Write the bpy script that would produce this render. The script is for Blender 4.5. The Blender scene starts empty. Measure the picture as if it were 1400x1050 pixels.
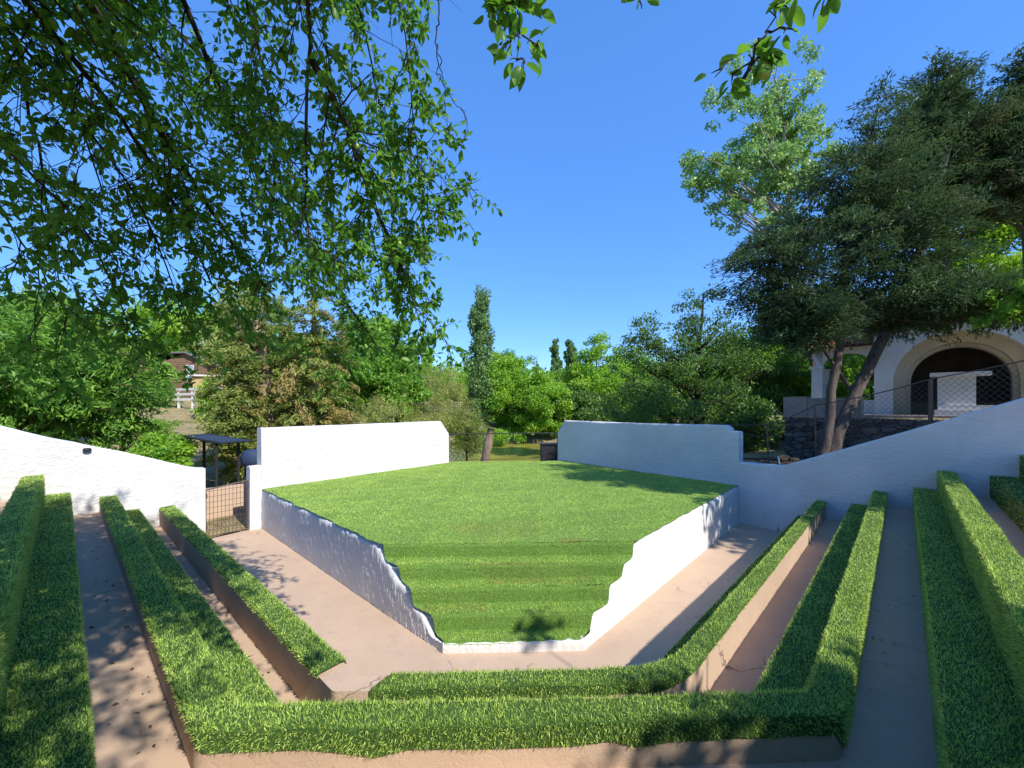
import bpy, math, random
import numpy as np
from math import radians as R
rng = np.random.default_rng(7)
random.seed(7)
S = bpy.context.scene
COL = S.collection

# ------------------------------------------------------------------ frame of reference
F, HZ, CX, H = 575.0, 553.0, 700.0, 3.0           # focal length / horizon / centre in photo pixels, eye height
def at(px, py, Y):                                  # survey helper: a sighted direction at a known distance
    return np.array([(px-CX)/F*Y, Y, H-(py-HZ)/F*Y])

# ------------------------------------------------------------------ mesh builder
class MB:
    def __init__(s): s.V=[]; s.L=[]; s.Z=[]; s.T=[]; s.M=[]; s.n=0
    def add(s, V, Fc, tint=None, mi=0):
        V=np.asarray(V,float).reshape(-1,3); Fc=np.asarray(Fc,int)
        s.V.append(V); s.L.append((Fc+s.n).ravel()); s.Z.append(np.full(len(Fc),Fc.shape[1]))
        s.T.append(np.full(len(V),.5) if tint is None else np.broadcast_to(tint,(len(V),)).astype(float))
        s.M.append(np.full(len(Fc),mi)); s.n+=len(V); return s
    def grid(s, G, tint=None, mi=0, closed=False):  # G (r,c,3)
        r,c=G.shape[:2]; i=np.arange(r*c).reshape(r,c)
        if closed: i=np.concatenate([i,i[:,:1]],1)
        f=np.stack([i[:-1,:-1],i[:-1,1:],i[1:,1:],i[1:,:-1]],-1).reshape(-1,4)
        return s.add(G.reshape(-1,3),f,tint,mi)
    def box(s, lo, hi, mi=0, mat=None):
        (a,b,c),(d,e,f)=lo,hi
        V=np.array([(a,b,c),(d,b,c),(d,e,c),(a,e,c),(a,b,f),(d,b,f),(d,e,f),(a,e,f)],float)
        if mat is not None: V=mat(V)
        return s.add(V,[(0,3,2,1),(4,5,6,7),(0,1,5,4),(1,2,6,5),(2,3,7,6),(3,0,4,7)],mi=mi)
    def tube(s, pts, rad, sides=6, mi=0, tint=None, cap=True):
        P=np.asarray(pts,float); n=len(P); rad=np.broadcast_to(rad,(n,))
        T=np.gradient(P,axis=0); T/=np.linalg.norm(T,axis=1)[:,None]+1e-9
        up=np.array([0,0,1.]) if abs(T[0,2])<.9 else np.array([1.,0,0])
        U=np.cross(T,up); U/=np.linalg.norm(U,axis=1)[:,None]+1e-9; W=np.cross(T,U)
        a=np.linspace(0,2*math.pi,sides,endpoint=False)
        G=P[:,None]+rad[:,None,None]*(np.cos(a)[None,:,None]*U[:,None]+np.sin(a)[None,:,None]*W[:,None])
        b=s.n; s.grid(G,tint,mi,closed=True)
        if cap and sides>2:
            s.L.append(np.arange(b,b+sides)); s.Z.append(np.array([sides])); s.M.append(np.array([mi]))
            s.L.append(np.arange(b+(n-1)*sides,b+n*sides)[::-1]); s.Z.append(np.array([sides])); s.M.append(np.array([mi]))
        return s
    def build(s, name, mats, parent=None, smooth=False):
        me=bpy.data.meshes.new(name)
        V=np.concatenate(s.V); L=np.concatenate(s.L); Z=np.concatenate(s.Z); M=np.concatenate(s.M)
        me.vertices.add(len(V)); me.vertices.foreach_set('co',V.astype(np.float32).ravel())
        me.loops.add(len(L)); me.loops.foreach_set('vertex_index',L.astype(np.int32))
        me.polygons.add(len(Z)); st=np.concatenate([[0],np.cumsum(Z)[:-1]])
        me.polygons.foreach_set('loop_start',st.astype(np.int32))
        if not isinstance(mats,(list,tuple)): mats=[mats]
        for m in mats: me.materials.append(m)
        if len(mats)>1: me.polygons.foreach_set('material_index',M.astype(np.int32))
        me.polygons.foreach_set('use_smooth',np.full(len(Z),smooth))
        at_=me.attributes.new('tint','FLOAT','POINT'); at_.data.foreach_set('value',np.concatenate(s.T).astype(np.float32))
        me.update(calc_edges=True); me.validate()
        o=bpy.data.objects.new(name,me); COL.objects.link(o)
        if parent: o.parent=parent
        return o
def thing(name,label,cat,group=None,loc=(0,0,0)):
    o=bpy.data.objects.new(name,None); COL.objects.link(o); o.empty_display_size=.2
    tag(o,label,cat,group); o['_loc']=0; del o['_loc']
    return o
def tag(o,label,cat,group=None,kind=None):
    o['label']=label; o['category']=cat
    if group: o['group']=group
    if kind: o['kind']=kind
    return o
def setbase(root,loc):                               # put the Empty at the thing's base without moving its parts
    root.location=loc
    from mathutils import Matrix
    for c in root.children: c.matrix_parent_inverse=Matrix.Translation([-v for v in loc])
def struct(o,kind='structure'): o['kind']=kind; return o

_ph=rng.uniform(0,6.28,(24,)); _kx=rng.normal(0,1,(24,3))
def wob(P, sc=1.0, k=0, n=8):                        # smooth pseudo noise in -1..1
    P=np.asarray(P,float); out=0
    for i in range(n):
        j=(i+k)%24
        out=out+np.sin((P@_kx[j])*sc*(1+.35*i)*1.7+_ph[j]+k*1.3)
    return out/n*1.4
def unit(v): return v/(np.linalg.norm(v,axis=-1,keepdims=True)+1e-9)
def sstep(a,b,x): t=np.clip((x-a)/(b-a),0,1); return t*t*(3-2*t)

# ------------------------------------------------------------------ materials
class NT:
    def __init__(s,name):
        s.m=bpy.data.materials.new(name); s.m.use_nodes=True; s.t=s.m.node_tree; s.t.nodes.clear()
        s.out=s.n('OutputMaterial')
    def n(s,typ,**k):
        nd=s.t.nodes.new('ShaderNode'+typ)
        for a,b in k.items():
            if a in ('_in',):
                for kk,v in b.items(): s.put(nd,kk,v)
            else: setattr(nd,a,b)
        return nd
    def put(s,nd,key,v):
        i=nd.inputs[key]
        if isinstance(v,bpy.types.NodeSocket): s.t.links.new(v,i)
        else: i.default_value=(*v,1) if isinstance(v,tuple) and len(v)==3 and i.type=='RGBA' else v
    def mix(s,f,a,b,mode='MIX'):
        nd=s.n('Mix',data_type='RGBA',blend_type=mode); s.put(nd,0,f); s.put(nd,6,a); s.put(nd,7,b); return nd.outputs[2]
    def math(s,op,a,b=0.0,c=0.0):
        nd=s.n('Math',operation=op); s.put(nd,0,a); s.put(nd,1,b); s.put(nd,2,c); return nd.outputs[0]
    def ramp(s,f,*st):
        nd=s.n('ValToRGB'); e=nd.color_ramp.elements
        while len(e)<len(st): e.new(.5)
        for el,(p,c) in zip(e,st): el.position=p; el.color=(*c,1) if isinstance(c,tuple) else (c,c,c,1)
        s.put(nd,0,f); return nd.outputs[0]
    def pos(s): return s.n('NewGeometry').outputs['Position']
    def noise(s,scale,detail=4,rough=.55,vec=None,dist=0.0,stretch=None):
        v=vec or s.pos()
        if stretch:
            mp=s.n('Mapping'); s.put(mp,0,v); mp.inputs['Scale'].default_value=stretch; v=mp.outputs[0]
        nd=s.n('TexNoise'); s.put(nd,'Vector',v); s.put(nd,'Scale',scale); s.put(nd,'Detail',float(detail)); s.put(nd,'Roughness',rough); s.put(nd,'Distortion',dist)
        return nd.outputs[0]
    def bump(s,h,strength=.3,dist=.02,normal=None):
        nd=s.n('Bump'); s.put(nd,'Height',h); s.put(nd,'Strength',strength); s.put(nd,'Distance',dist)
        if normal: s.put(nd,'Normal',normal)
        return nd.outputs[0]
    def pbr(s,col,rough=.8,normal=None,spec=.3,metal=0.0):
        nd=s.n('BsdfPrincipled'); s.put(nd,'Base Color',col); s.put(nd,'Roughness',rough); s.put(nd,'Specular IOR Level',spec); s.put(nd,'Metallic',metal)
        if normal: s.put(nd,'Normal',normal)
        s.t.links.new(nd.outputs[0],s.out.inputs[0]); return s.m

def m_plaster(name,col=(.71,.695,.67),rough_amp=.35,stretch=None,dirt=.16):
    t=NT(name)
    big=t.noise(.9,3); fine=t.noise(26,6,.6,stretch=stretch); mid=t.noise(7,4,.6,dist=.6,stretch=stretch)
    c=t.mix(t.ramp(big,(.35,0.0),(.75,1.0)),tuple(x*(1-dirt) for x in col),col)
    st=t.noise(3.0,5,.6,stretch=(2.2,2.2,.35)); c=t.mix(t.math('MULTIPLY',t.ramp(st,(.58,0.0),(.78,1.0)),dirt*2),c,(.50,.46,.42))
    b=t.bump(t.math('ADD',t.math('MULTIPLY',fine,.45),mid),rough_amp,.03)
    return t.pbr(c,.85,b,.2)
def m_beige(name,col=(.54,.39,.275),trowel=False):
    t=NT(name)
    big=t.noise(.7,4,.6); mid=t.noise(5,5,.65); fine=t.noise(60,4,.6)
    c=t.mix(t.ramp(big,(.3,0.0),(.7,1.0)),tuple(x*.84 for x in col),col)
    c=t.mix(t.math('MULTIPLY',t.ramp(mid,(.52,0.0),(.72,1.0)),.35),c,(col[0]*.68,col[1]*.70,col[2]*.74))
    spots=t.noise(23,2,.5); c=t.mix(t.ramp(spots,(.70,0.0),(.76,.7)),c,(.20,.15,.11))
    # hairline cracks
    vo=t.n('TexVoronoi',feature='DISTANCE_TO_EDGE'); wv=t.n('VectorMath',operation='ADD'); nz=t.n('TexNoise'); t.put(nz,'Scale',2.2); t.put(nz,'Vector',t.pos()); t.put(nz,'Detail',6.0)
    sc=t.n('VectorMath',operation='SCALE'); t.put(sc,0,nz.outputs['Color']); t.put(sc,'Scale',.7); t.put(wv,0,t.pos()); t.put(wv,1,sc.outputs[0]); t.put(vo,'Vector',wv.outputs[0]); t.put(vo,'Scale',.62)
    cr=t.math('MULTIPLY',t.ramp(vo.outputs['Distance'],(0.0,1.0),(.006,0.0)),t.ramp(t.noise(.8,2),(.56,0.0),(.64,1.0)))
    c=t.mix(t.math('MULTIPLY',cr,.85),c,(.10,.075,.06))
    h=t.math('ADD',t.math('MULTIPLY',fine,.25),t.math('MULTIPLY',mid,.5))
    if trowel:
        tr=t.noise(11,5,.6,dist=.5); h=t.math('ADD',h,t.math('MULTIPLY',t.ramp(t.math('ABSOLUTE',t.math('SUBTRACT',tr,.5)),(0.0,0.0),(.07,1.0)),.18))
    h=t.math('SUBTRACT',h,cr)
    return t.pbr(c,.88,t.bump(h,.28 if not trowel else .3,.02),.2)
def m_leaf(name,a,b,tr=.35,gloss=.05,dry=None):
    t=NT(name)
    at_=t.n('Attribute',attribute_name='tint').outputs['Fac']
    c=t.ramp(at_,(0.0,a),(.93,b),(1.0,dry or b))
    d=t.n('BsdfDiffuse'); t.put(d,0,c); l=t.n('BsdfTranslucent'); t.put(l,0,t.mix(.35,c,(c and (min(1,b[0]*1.5),min(1,b[1]*1.5),b[2]*.8))))
    mx=t.n('MixShader'); t.put(mx,0,tr); t.put(mx,1,d.outputs[0]); t.put(mx,2,l.outputs[0])
    g=t.n('BsdfGlossy'); t.put(g,0,(.9,.95,.9)); t.put(g,'Roughness',.42)
    m2=t.n('MixShader'); t.put(m2,0,gloss); t.put(m2,1,mx.outputs[0]); t.put(m2,2,g.outputs[0])
    t.t.links.new(m2.outputs[0],t.out.inputs[0]); return t.m
def m_bark(name,a,b,sc=9):
    t=NT(name); n=t.noise(sc,6,.65,stretch=(1,1,.25)); f=t.noise(sc*5,4)
    return t.pbr(t.ramp(n,(.3,a),(.7,b)),.9,t.bump(t.math('ADD',n,t.math('MULTIPLY',f,.3)),.7,.03),.15)
def m_plain(name,col,rough=.6,metal=0.0,var=.2,sc=8,bump=.15):
    t=NT(name); n=t.noise(sc,5,.6)
    return t.pbr(t.mix(t.ramp(n,(.35,0.0),(.7,1.0)),tuple(x*(1-var) for x in col),col),rough,t.bump(n,bump,.01),.3,metal)

M=dict(
 white=m_plaster('white_plaster',rough_amp=.7,stretch=(1,1,2.2)),
 rough_white=m_plaster('rough_white_plaster',rough_amp=.6,stretch=(1,1,.6),dirt=.08),
 bldg=m_plaster('old_whitewash',(.70,.69,.66),.3,dirt=.2),
 beige=m_beige('beige_paint'), riser=m_beige('beige_render',trowel=True),
 turf=m_leaf('turf_blade',(.05,.165,.026),(.72,.90,.21),.35,.02,dry=(.50,.28,.11)),
 stagebase=m_plain('stage_backing',(.13,.25,.045),.95,sc=40,var=.4),
 turfbase=m_plain('turf_backing',(.06,.13,.025),.95,sc=40,var=.5),
 plum=m_leaf('plum_leaf',(.045,.15,.022),(.17,.38,.04),.5,.02,dry=(.22,.30,.04)),
 green=m_leaf('green_leaf',(.07,.19,.025),(.27,.48,.055),.4,.02),
 bright=m_leaf('bright_leaf',(.11,.27,.028),(.40,.62,.06),.45,.02),
 dark=m_leaf('dark_leaf',(.045,.115,.03),(.17,.29,.055),.35,.02),
 cedar=m_leaf('cedar_spray',(.032,.068,.036),(.12,.19,.075),.25,.012,dry=(.10,.09,.05)),
 yew=m_leaf('yew_spray',(.06,.17,.03),(.25,.45,.06),.35,.02,dry=(.24,.22,.07)),
 olive=m_leaf('olive_spray',(.11,.15,.03),(.36,.42,.10),.34,.02,dry=(.42,.25,.11)),
 straw=m_leaf('straw_leaf',(.18,.21,.05),(.46,.50,.15),.36,.02,dry=(.34,.25,.14)),
 poplar=m_leaf('poplar_leaf',(.11,.25,.07),(.36,.54,.18),.45,.04,dry=(.40,.45,.30)),
 column=m_leaf('column_leaf',(.075,.18,.06),(.26,.40,.13),.38,.03),
 bark=m_bark('dark_bark',(.018,.014,.012),(.065,.052,.042)),
 palebark=m_bark('pale_bark',(.25,.22,.18),(.50,.47,.42)),
 cedarbark=m_bark('grey_bark',(.045,.036,.03),(.15,.12,.10)),
 tanbark=m_bark('shaggy_bark',(.17,.12,.08),(.36,.27,.19)),
 iron=m_plain('brown_iron',(.12,.085,.07),.6,.3), wire=m_plain('grey_wire',(.16,.15,.15),.5,.6),
 black=m_plain('black_metal',(.025,.027,.032),.55), blue=m_plain('blue_cloth',(.03,.05,.10),.75),
 stone=None, conc=m_plain('grey_concrete',(.36,.31,.27),.9,var=.35,sc=5,bump=.4),
 tile=m_plain('clay_tile',(.50,.17,.08),.85,var=.45,sc=14,bump=.3),
 wood=m_plain('brown_cladding',(.19,.115,.07),.8,sc=6), slate=m_plain('slate_roof',(.14,.14,.15),.8),
 tan=m_plain('tan_render',(.55,.36,.18),.9), whitew=m_plain('white_paint',(.75,.73,.68),.7),
 glass=m_plain('window_glass',(.25,.30,.34),.2), inner_dark=m_plain('dark_interior',(.22,.19,.16),.95,var=.4,sc=2),  # dark brown-grey tone for the room walls behind the arch
 litter=m_leaf('dead_leaf',(.05,.03,.018),(.20,.12,.06),.1,.02), fruit=m_leaf('green_plum',(.20,.32,.05),(.30,.42,.08),.2,.08),
)
def m_stone():
    t=NT('dry_stone'); v=t.n('TexVoronoi',feature='DISTANCE_TO_EDGE'); mp=t.n('Mapping'); t.put(mp,0,t.pos()); mp.inputs['Scale'].default_value=(3.2,3.2,7); dn=t.n('TexNoise'); t.put(dn,'Vector',mp.outputs[0]); t.put(dn,'Scale',.9); t.put(dn,'Detail',3.0); ds=t.n('VectorMath',operation='SCALE'); t.put(ds,0,dn.outputs['Color']); t.put(ds,'Scale',1.1); mp2=t.n('VectorMath',operation='ADD'); t.put(mp2,0,mp.outputs[0]); t.put(mp2,1,ds.outputs[0]); t.put(v,'Vector',mp2.outputs[0]); t.put(v,'Scale',1.0)
    v2=t.n('TexVoronoi'); t.put(v2,'Vector',mp2.outputs[0]); t.put(v2,'Scale',1.0)
    n=t.noise(8,6,.65)
    c=t.mix(t.n('SeparateColor').outputs[0],(.2,.18,.16),(.2,.18,.16))
    sep=t.n('SeparateColor'); t.put(sep,0,v2.outputs['Color']); c=t.mix(sep.outputs[0],(.07,.062,.055),(.20,.18,.155)); c=t.mix(t.math('MULTIPLY',n,.6),c,(.06,.055,.05))
    g=t.ramp(v.outputs['Distance'],(0.0,0.0),(.08,1.0)); c=t.mix(g,(.03,.027,.024),c)
    return t.pbr(c,.9,t.bump(t.math('ADD',g,n),.8,.05),.2)
M['stone']=m_stone()
def m_ground():
    t=NT('earth_and_grass'); a=t.noise(.35,5,.6); b=t.noise(4,6,.65); f=t.noise(30,4,.7)
    c=t.mix(t.ramp(a,(.48,0.0),(.68,1.0)),(.50,.39,.20),(.17,.21,.06)); c=t.mix(t.ramp(b,(.45,0.0),(.7,1.0)),c,(.17,.13,.08))
    c=t.mix(t.math('MULTIPLY',f,.45),c,(.08,.075,.035))
    return t.pbr(c,.95,t.bump(t.math('ADD',b,f),.8,.08),.1)
M['ground']=m_ground()
def m_soil():
    t=NT('bare_soil'); b=t.noise(5,6,.7); f=t.noise(28,5,.7)
    c=t.ramp(b,(.3,(.07,.055,.04)),(.7,(.19,.15,.115)))
    return t.pbr(t.mix(t.math('MULTIPLY',f,.5),c,(.05,.04,.03)),.95,t.bump(t.math('ADD',b,f),1.0,.08),.1)
M['soil']=m_soil()
def m_water():
    t=NT('green_water'); n=t.noise(6,4); w=t.noise(.5,3)
    return t.pbr(t.ramp(w,(.35,(.20,.20,.03)),(.7,(.34,.31,.06))),.25,t.bump(n,.1,.02),.25)
M['water']=m_water()

# ------------------------------------------------------------------ plan of the theatre (metres, camera above the origin)
NL=np.array([-.683,-.730]); NC=np.array([.035,-.9994]); NR=np.array([.7325,-.6808])
Cc=np.array([5.74,10.65]); WR=np.array([.638,-.770]); ER=np.array([.770,.638])
Dd=np.array([-6.08,10.20]); WL=np.array([-.632,-.775]); EL=np.array([-.775,.632])
def isect(n1,d1,n2,d2): return np.linalg.solve(np.array([n1,n2]),np.array([d1,d2]))
def er(P): return (P[...,0]-Cc[0])*ER[0]+(P[...,1]-Cc[1])*ER[1]
def el(P): return (P[...,0]-Dd[0])*EL[0]+(P[...,1]-Dd[1])*EL[1]
def bez(a,c,b,k=7):
    t=np.linspace(0,1,k)[:,None]; return (1-t)**2*a+2*t*(1-t)*c+t*t*b
def polyline(dl,dc,dr,ra=.04,rb=.04,ns=40,inset=.03):
    e0=isect(NL,dl,EL,Dd@EL-inset); c0=isect(NL,dl,NC,dc); c1=isect(NC,dc,NR,dr); e1=isect(NR,dr,ER,Cc@ER-inset)
    out=[]
    def seg(a,b,n): return a+(b-a)*np.linspace(0,1,n)[:,None]
    u0=unit(e0-c0); u1=unit(c1-c0); u2=unit(e1-c1)
    p=[seg(e0,c0+u0*ra,ns), bez(c0+u0*ra,c0,c0+u1*ra)[1:], seg(c0+u1*ra,c1-u1*rb,ns//2)[1:], bez(c1-u1*rb,c1,c1+u2*rb)[1:], seg(c1+u2*rb,e1,ns)[1:]]
    return np.concatenate(p)
NSEG=40
IL=NSEG+3; IRr=NSEG+6+NSEG//2-1+3     # indices where the left leg / right leg begin
FLOORS=[0,.485,.96,1.365,1.80]
ROWS=[ # seat_in(l,c,r), back_in, outer, seat z, top z, outer turf drop(l,c,r), corner radii
 ((-1.80,-3.66,-1.75),(-1.60,-3.36,-1.40),(-1.38,-3.19,-1.245),.45,.865,(.03,.085,.03),(.04,.38)),
 ((-1.03,-2.86,-.78),(-.70,-2.52,-.43),(-.49,-2.34,-.255),.90,1.225,(.03,.125,.24),(.05,.06)),
 ((-.08,-1.70,.165),(.243,-1.345,.486),(.46,-1.17,.69),1.38,1.75,(.03,.10,.12),(.05,.06)),
 ((.86,-.72,1.128),(1.19,-.40,1.46),(1.40,-.22,1.66),1.75,2.13,(.03,.10,.10),(.05,.06)),
]
def z3(P,z): return np.concatenate([P,np.full((len(P),1),0.)+np.reshape(z,(-1,1))],1)

# turf blades -------------------------------------------------------------
def quads_of(G): return np.stack([G[:-1,:-1],G[:-1,1:],G[1:,1:],G[1:,:-1]],2).reshape(-1,4,3)
def blades(mb,Q,dens,length,width,lean=.45,upb=.35,tint=None,nsign=1.0,far=7.0):
    d1=Q[:,2]-Q[:,0]; d2=Q[:,3]-Q[:,1]; cr=np.cross(d1,d2); area=.5*np.linalg.norm(cr,axis=1); n=unit(cr)*nsign
    cen=Q.mean(1); dist=np.linalg.norm(cen-np.array([0,0,H]),axis=1)
    lod=np.clip((3.0/np.maximum(dist,2.2))**1.15,.22,1.15)
    cnt=rng.poisson(area*dens*lod); idx=np.repeat(np.arange(len(Q)),cnt); N=len(idx)
    if N==0: return
    u,v=rng.random((2,N,1)); q=Q[idx]
    P=(1-u)*(1-v)*q[:,0]+u*(1-v)*q[:,1]+u*v*q[:,2]+(1-u)*v*q[:,3]
    wid=(width*(.7+.6*rng.random(N))/np.sqrt(lod[idx]))[:,None]
    L=(length*(.6+.55*rng.random(N))*(1+.25*wob(P,2.5,3)))[:,None]
    A=unit(n[idx]+np.array([0,0,upb])+rng.normal(0,lean,(N,3))+.25*np.stack([wob(P,3,1),wob(P,3,5),np.zeros(N)],1))
    B=unit(A+rng.normal(0,.45,(N,3))-np.array([0,0,.25]))
    s=unit(np.cross(A,rng.normal(0,1,(N,3))))*wid*.5
    base=P-n[idx]*.004; mid=base+A*L*.55; tip=mid+B*L*.5
    V=np.stack([base-s,base+s,mid-s*.8,mid+s*.8,tip],1)
    if tint is None: tn=np.clip(.46+.27*rng.normal(0,1,N)+.16*wob(P,1.6,2)+.10*wob(P,.5,7),0,.93)
    else: tn=tint(P,N)
    i=np.arange(N)*5
    T=np.repeat(tn,5); mb.add(V.reshape(-1,3),np.stack([i,i+1,i+3,i+2],1),T)
    mb.L.append((np.stack([i+2,i+3,i+4],1)+mb.n-5*N).ravel()); mb.Z.append(np.full(N,3)); mb.M.append(np.zeros(N,int))

def build_row(k,label):
    si,bi,ou,zs,zt,drop,(ra,rb)=ROWS[k]; z0=FLOORS[k]; z1=FLOORS[k+1]
    off=np.array([-.012,-.012,-.012])
    Ls=polyline(*si,ra,rb); Lb=polyline(*bi,ra,rb); Lo=polyline(*ou,ra,rb)
    root=thing('turf_bench',label,'bench','turf covered bench rows curving round the stage')
    mb=MB()
    prof=[z3(Ls,z0-.03),z3(Ls,zs-.01),z3(Lb,zs-.01),z3(Lb,zt-.012),z3(Lo,zt-.012),z3(Lo,z1-.03)]
    Gb=np.stack(prof,0); Gb[5,:,:2]+= .0
    mb.grid(Gb); mb.add(Gb[:,0],[tuple(range(6))]); mb.add(Gb[:,-1],[tuple(range(5,-1,-1))])
    mb.build('riser',M['riser'],root)
    # turf carpet: seat (front + top) and backrest (inner + top + lip), slightly uneven
    e=.010
    Ls2=polyline(*(np.array(si)-e),ra,rb); Lb2=polyline(*(np.array(bi)-e),ra,rb); Lo2=polyline(*(np.array(ou)+e),ra,rb)
    n=len(Ls2); w=np.ones(n); ii=np.arange(n)
    dr=np.interp(ii,[0,IL-3,IL+3,IRr-3,IRr+3,n-1],[drop[0],drop[0],drop[1],drop[1],drop[2],drop[2]])
    rag=dr*(1+.25*wob(z3(Lo2,0),5,4))
    def uneven(G,amp=.012): G=G.copy(); G[...,2]+=amp*wob(G,2.2,6); return G
    seat=uneven(np.stack([z3(Ls2,z0+.02),z3(Ls2,zs*.5+z0*.5),z3(Ls2,zs+e),z3(Ls2*.5+Lb2*.5,zs+e+.004),z3(Lb2,zs+e)],0),.006)
    back=uneven(np.stack([z3(Lb2,zs+e),z3(Lb2,zt*.5+zs*.5),z3(Lb2,zt+e-.012),z3(Lb2*.85+Lo2*.15,zt+e),z3(Lb2*.15+Lo2*.85,zt+e),z3(Lo2,zt+e-.012),z3(Lo2,zt-rag*.55),z3(Lo2,zt-rag)],0))
    gaps=[(0,n)]
    if k==0:       # the left corner of the first row has lost its carpet
        gaps=[(0,39),(47,n)]
    for (nm,G) in (('seat_turf',seat),('backrest_turf',back)):
        for (a,b) in gaps:
            if b-a<3: continue
            mb=MB(); g=G[:,a:b]; mb.grid(g,tint=.2,mi=1)
            q=quads_of(g)
            if nm=='backrest_turf':
                for (i0,i1) in ((2,3),(4,5)): blades(mb,quads_of(g[i0:i1+1]),7000 if k<3 else 1200,.040,.0046,nsign=-1,upb=.9,lean=.35)
            blades(mb,q,12500 if k<3 else 2500,.029,.0042,nsign=-1 if True else 1)
            mb.build(nm,[M['turf'],M['turfbase']],root)
    c=(Lo[IL]+Lo[IRr])/2; setbase(root,(c[0],c[1],z0))
    return root

ROWL=['low turf bench nearest the stage with a bare concrete block at one corner',
      'second turf bench out from the stage, its long front strip crossing the foreground',
      'third turf bench out from the stage with a wide dark seat at both frame edges',
      'outermost turf bench whose seat corner shows at the far right edge']
for k in range(4): build_row(k,ROWL[k])

# ------------------------------------------------------------------ pavement and walkways (setting)
def sheet(name,rings,mat):
    mb=MB(); mb.grid(np.stack(rings,0)); return struct(mb.build(name,mat))
P0=polyline(-1.70,-3.5,-1.6); o=NC*-12
mb=MB()
Pin=np.concatenate([np.linspace(Dd+EL*.1,Dd+EL*.1,NSEG),np.repeat([[0,10.]],len(P0)-2*NSEG,0),np.linspace(Cc+ER*.1,Cc+ER*.1,NSEG)])
mb.grid(np.stack([z3(P0,0),z3(Pin,0)],0)); struct(mb.build('pavement',M['beige']))
for k in range(3):
    a=ROWS[k][2]; b=ROWS[k+1][0]
    sheet('walkway',[z3(polyline(*(np.array(a)-.05)),FLOORS[k+1]),z3(polyline(*(np.array(b)+.05)),FLOORS[k+1])],M['beige'])
sheet('terrace',[z3(polyline(1.35,-.27,1.61),FLOORS[4]),z3(polyline(4.5,3.0,4.5),FLOORS[4]),z3(polyline(9,9.,9),FLOORS[4])],M['beige'])

# ------------------------------------------------------------------ stage
ST=thing('grass_stage','raised grass topped stage with turf steps and rough white plaster sides','stage')
QF=5.09
def _ln(a,b,f): n=np.array([-(b-a)[1],(b-a)[0]]); n=n/np.linalg.norm(n); n=n if n@f>0 else -n; return n,float(n@a)
NLs,QL=_ln(np.array([-.83,5.06]),Dd,NL); NRs,QR=_ln(np.array([.87,5.12]),Cc,NR)
STEP=[6.25,5.96,5.67,5.38,5.09]; SZ=[.945,.741,.537,.333,.13]
def edgeL(q,ins=0.):
    q=np.atleast_1d(q); A=np.array([NLs,NC]); inv=np.linalg.inv(A); return (inv@np.stack([np.full(len(q),QL)-ins,-q])).T
def edgeR(q,ins=0.):
    q=np.atleast_1d(q); A=np.array([NRs,NC]); inv=np.linalg.inv(A); return (inv@np.stack([np.full(len(q),QR)-ins,-q])).T
def wallL(q,e=.02):
    q=np.atleast_1d(q); inv=np.linalg.inv(np.array([EL,NC])); return (inv@np.stack([np.full(len(q),Dd@EL+e),-q])).T
def wallR(q,e=.02):
    q=np.atleast_1d(q); inv=np.linalg.inv(np.array([ER,NC])); return (inv@np.stack([np.full(len(q),Cc@ER+e),-q])).T
def side(edge,mb,rough,q1,streak):
    q=np.concatenate([np.linspace(5.09,6.4,90),np.linspace(6.41,q1,170)])
    st=np.full(len(q),.118)
    for k in range(4): st=st+(SZ[3-k]-SZ[4-k])*sstep(STEP[3-k]-.11,STEP[3-k]+.15,q)
    zt=st-.012; sc=0.0
    P=edge(q); zt=zt+sc+.010*wob(z3(P,0),4,2)*sstep(6.2,6.6,q)+.004*wob(z3(P,0),9,2)
    rows=[]; nv=26
    nrm=(NLs if edge is edgeL else NRs)
    for j in range(nv+1):
        v=j/nv; z=v*(zt-.07*np.minimum(1,zt/.5))
        p=z3(P,z)
        d=rough*(.7*wob(p*[1,1,.9],11,1)+.8*wob(p*[1,1,.7],31,5)+.5*wob(p,3,9))
        pm=np.clip(.5+.9*wob(p*[1,1,.6],2.6,14),0,1.2); d=d+pm*streak*v**2*(.6*wob(p*[1,1,.25],34,11)+.6*wob(p*[1,1,.4],61,17))-.02*v
        p[:,:2]+=nrm*d[:,None]; rows.append(p)
    for ins,up in ((.03,-.018),(.06,-.004),(.2,-.004)):
        p=z3(edge(q,ins*np.minimum(1,zt/.4)),zt+up*np.minimum(1,zt/.5))
        p[:,:2]+=nrm*(streak*1.2*wob(p*[1,1,.12],30,11)*(ins<.1))[:,None]; rows.append(p)
    mb.grid(np.stack(rows,0))
mb=MB(); side(edgeL,mb,.011,10.41,.014); side(edgeR,mb,.003,10.44,.004)
a,b=edgeL(QF)[0],edgeR(QF)[0]; t=np.linspace(0,1,60)[:,None]; p=a+(b-a)*t
lip=.125+.008*wob(z3(p,0),5,3)
mb.grid(np.stack([z3(p,0),z3(p,lip*.5),z3(p,lip-.01),z3(p-NC*-.0+np.array([0,.02]),lip),z3(p+np.array([0,.1]),lip)],0))
mb.build('plaster_base',M['rough_white'],ST,smooth=True)
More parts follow.
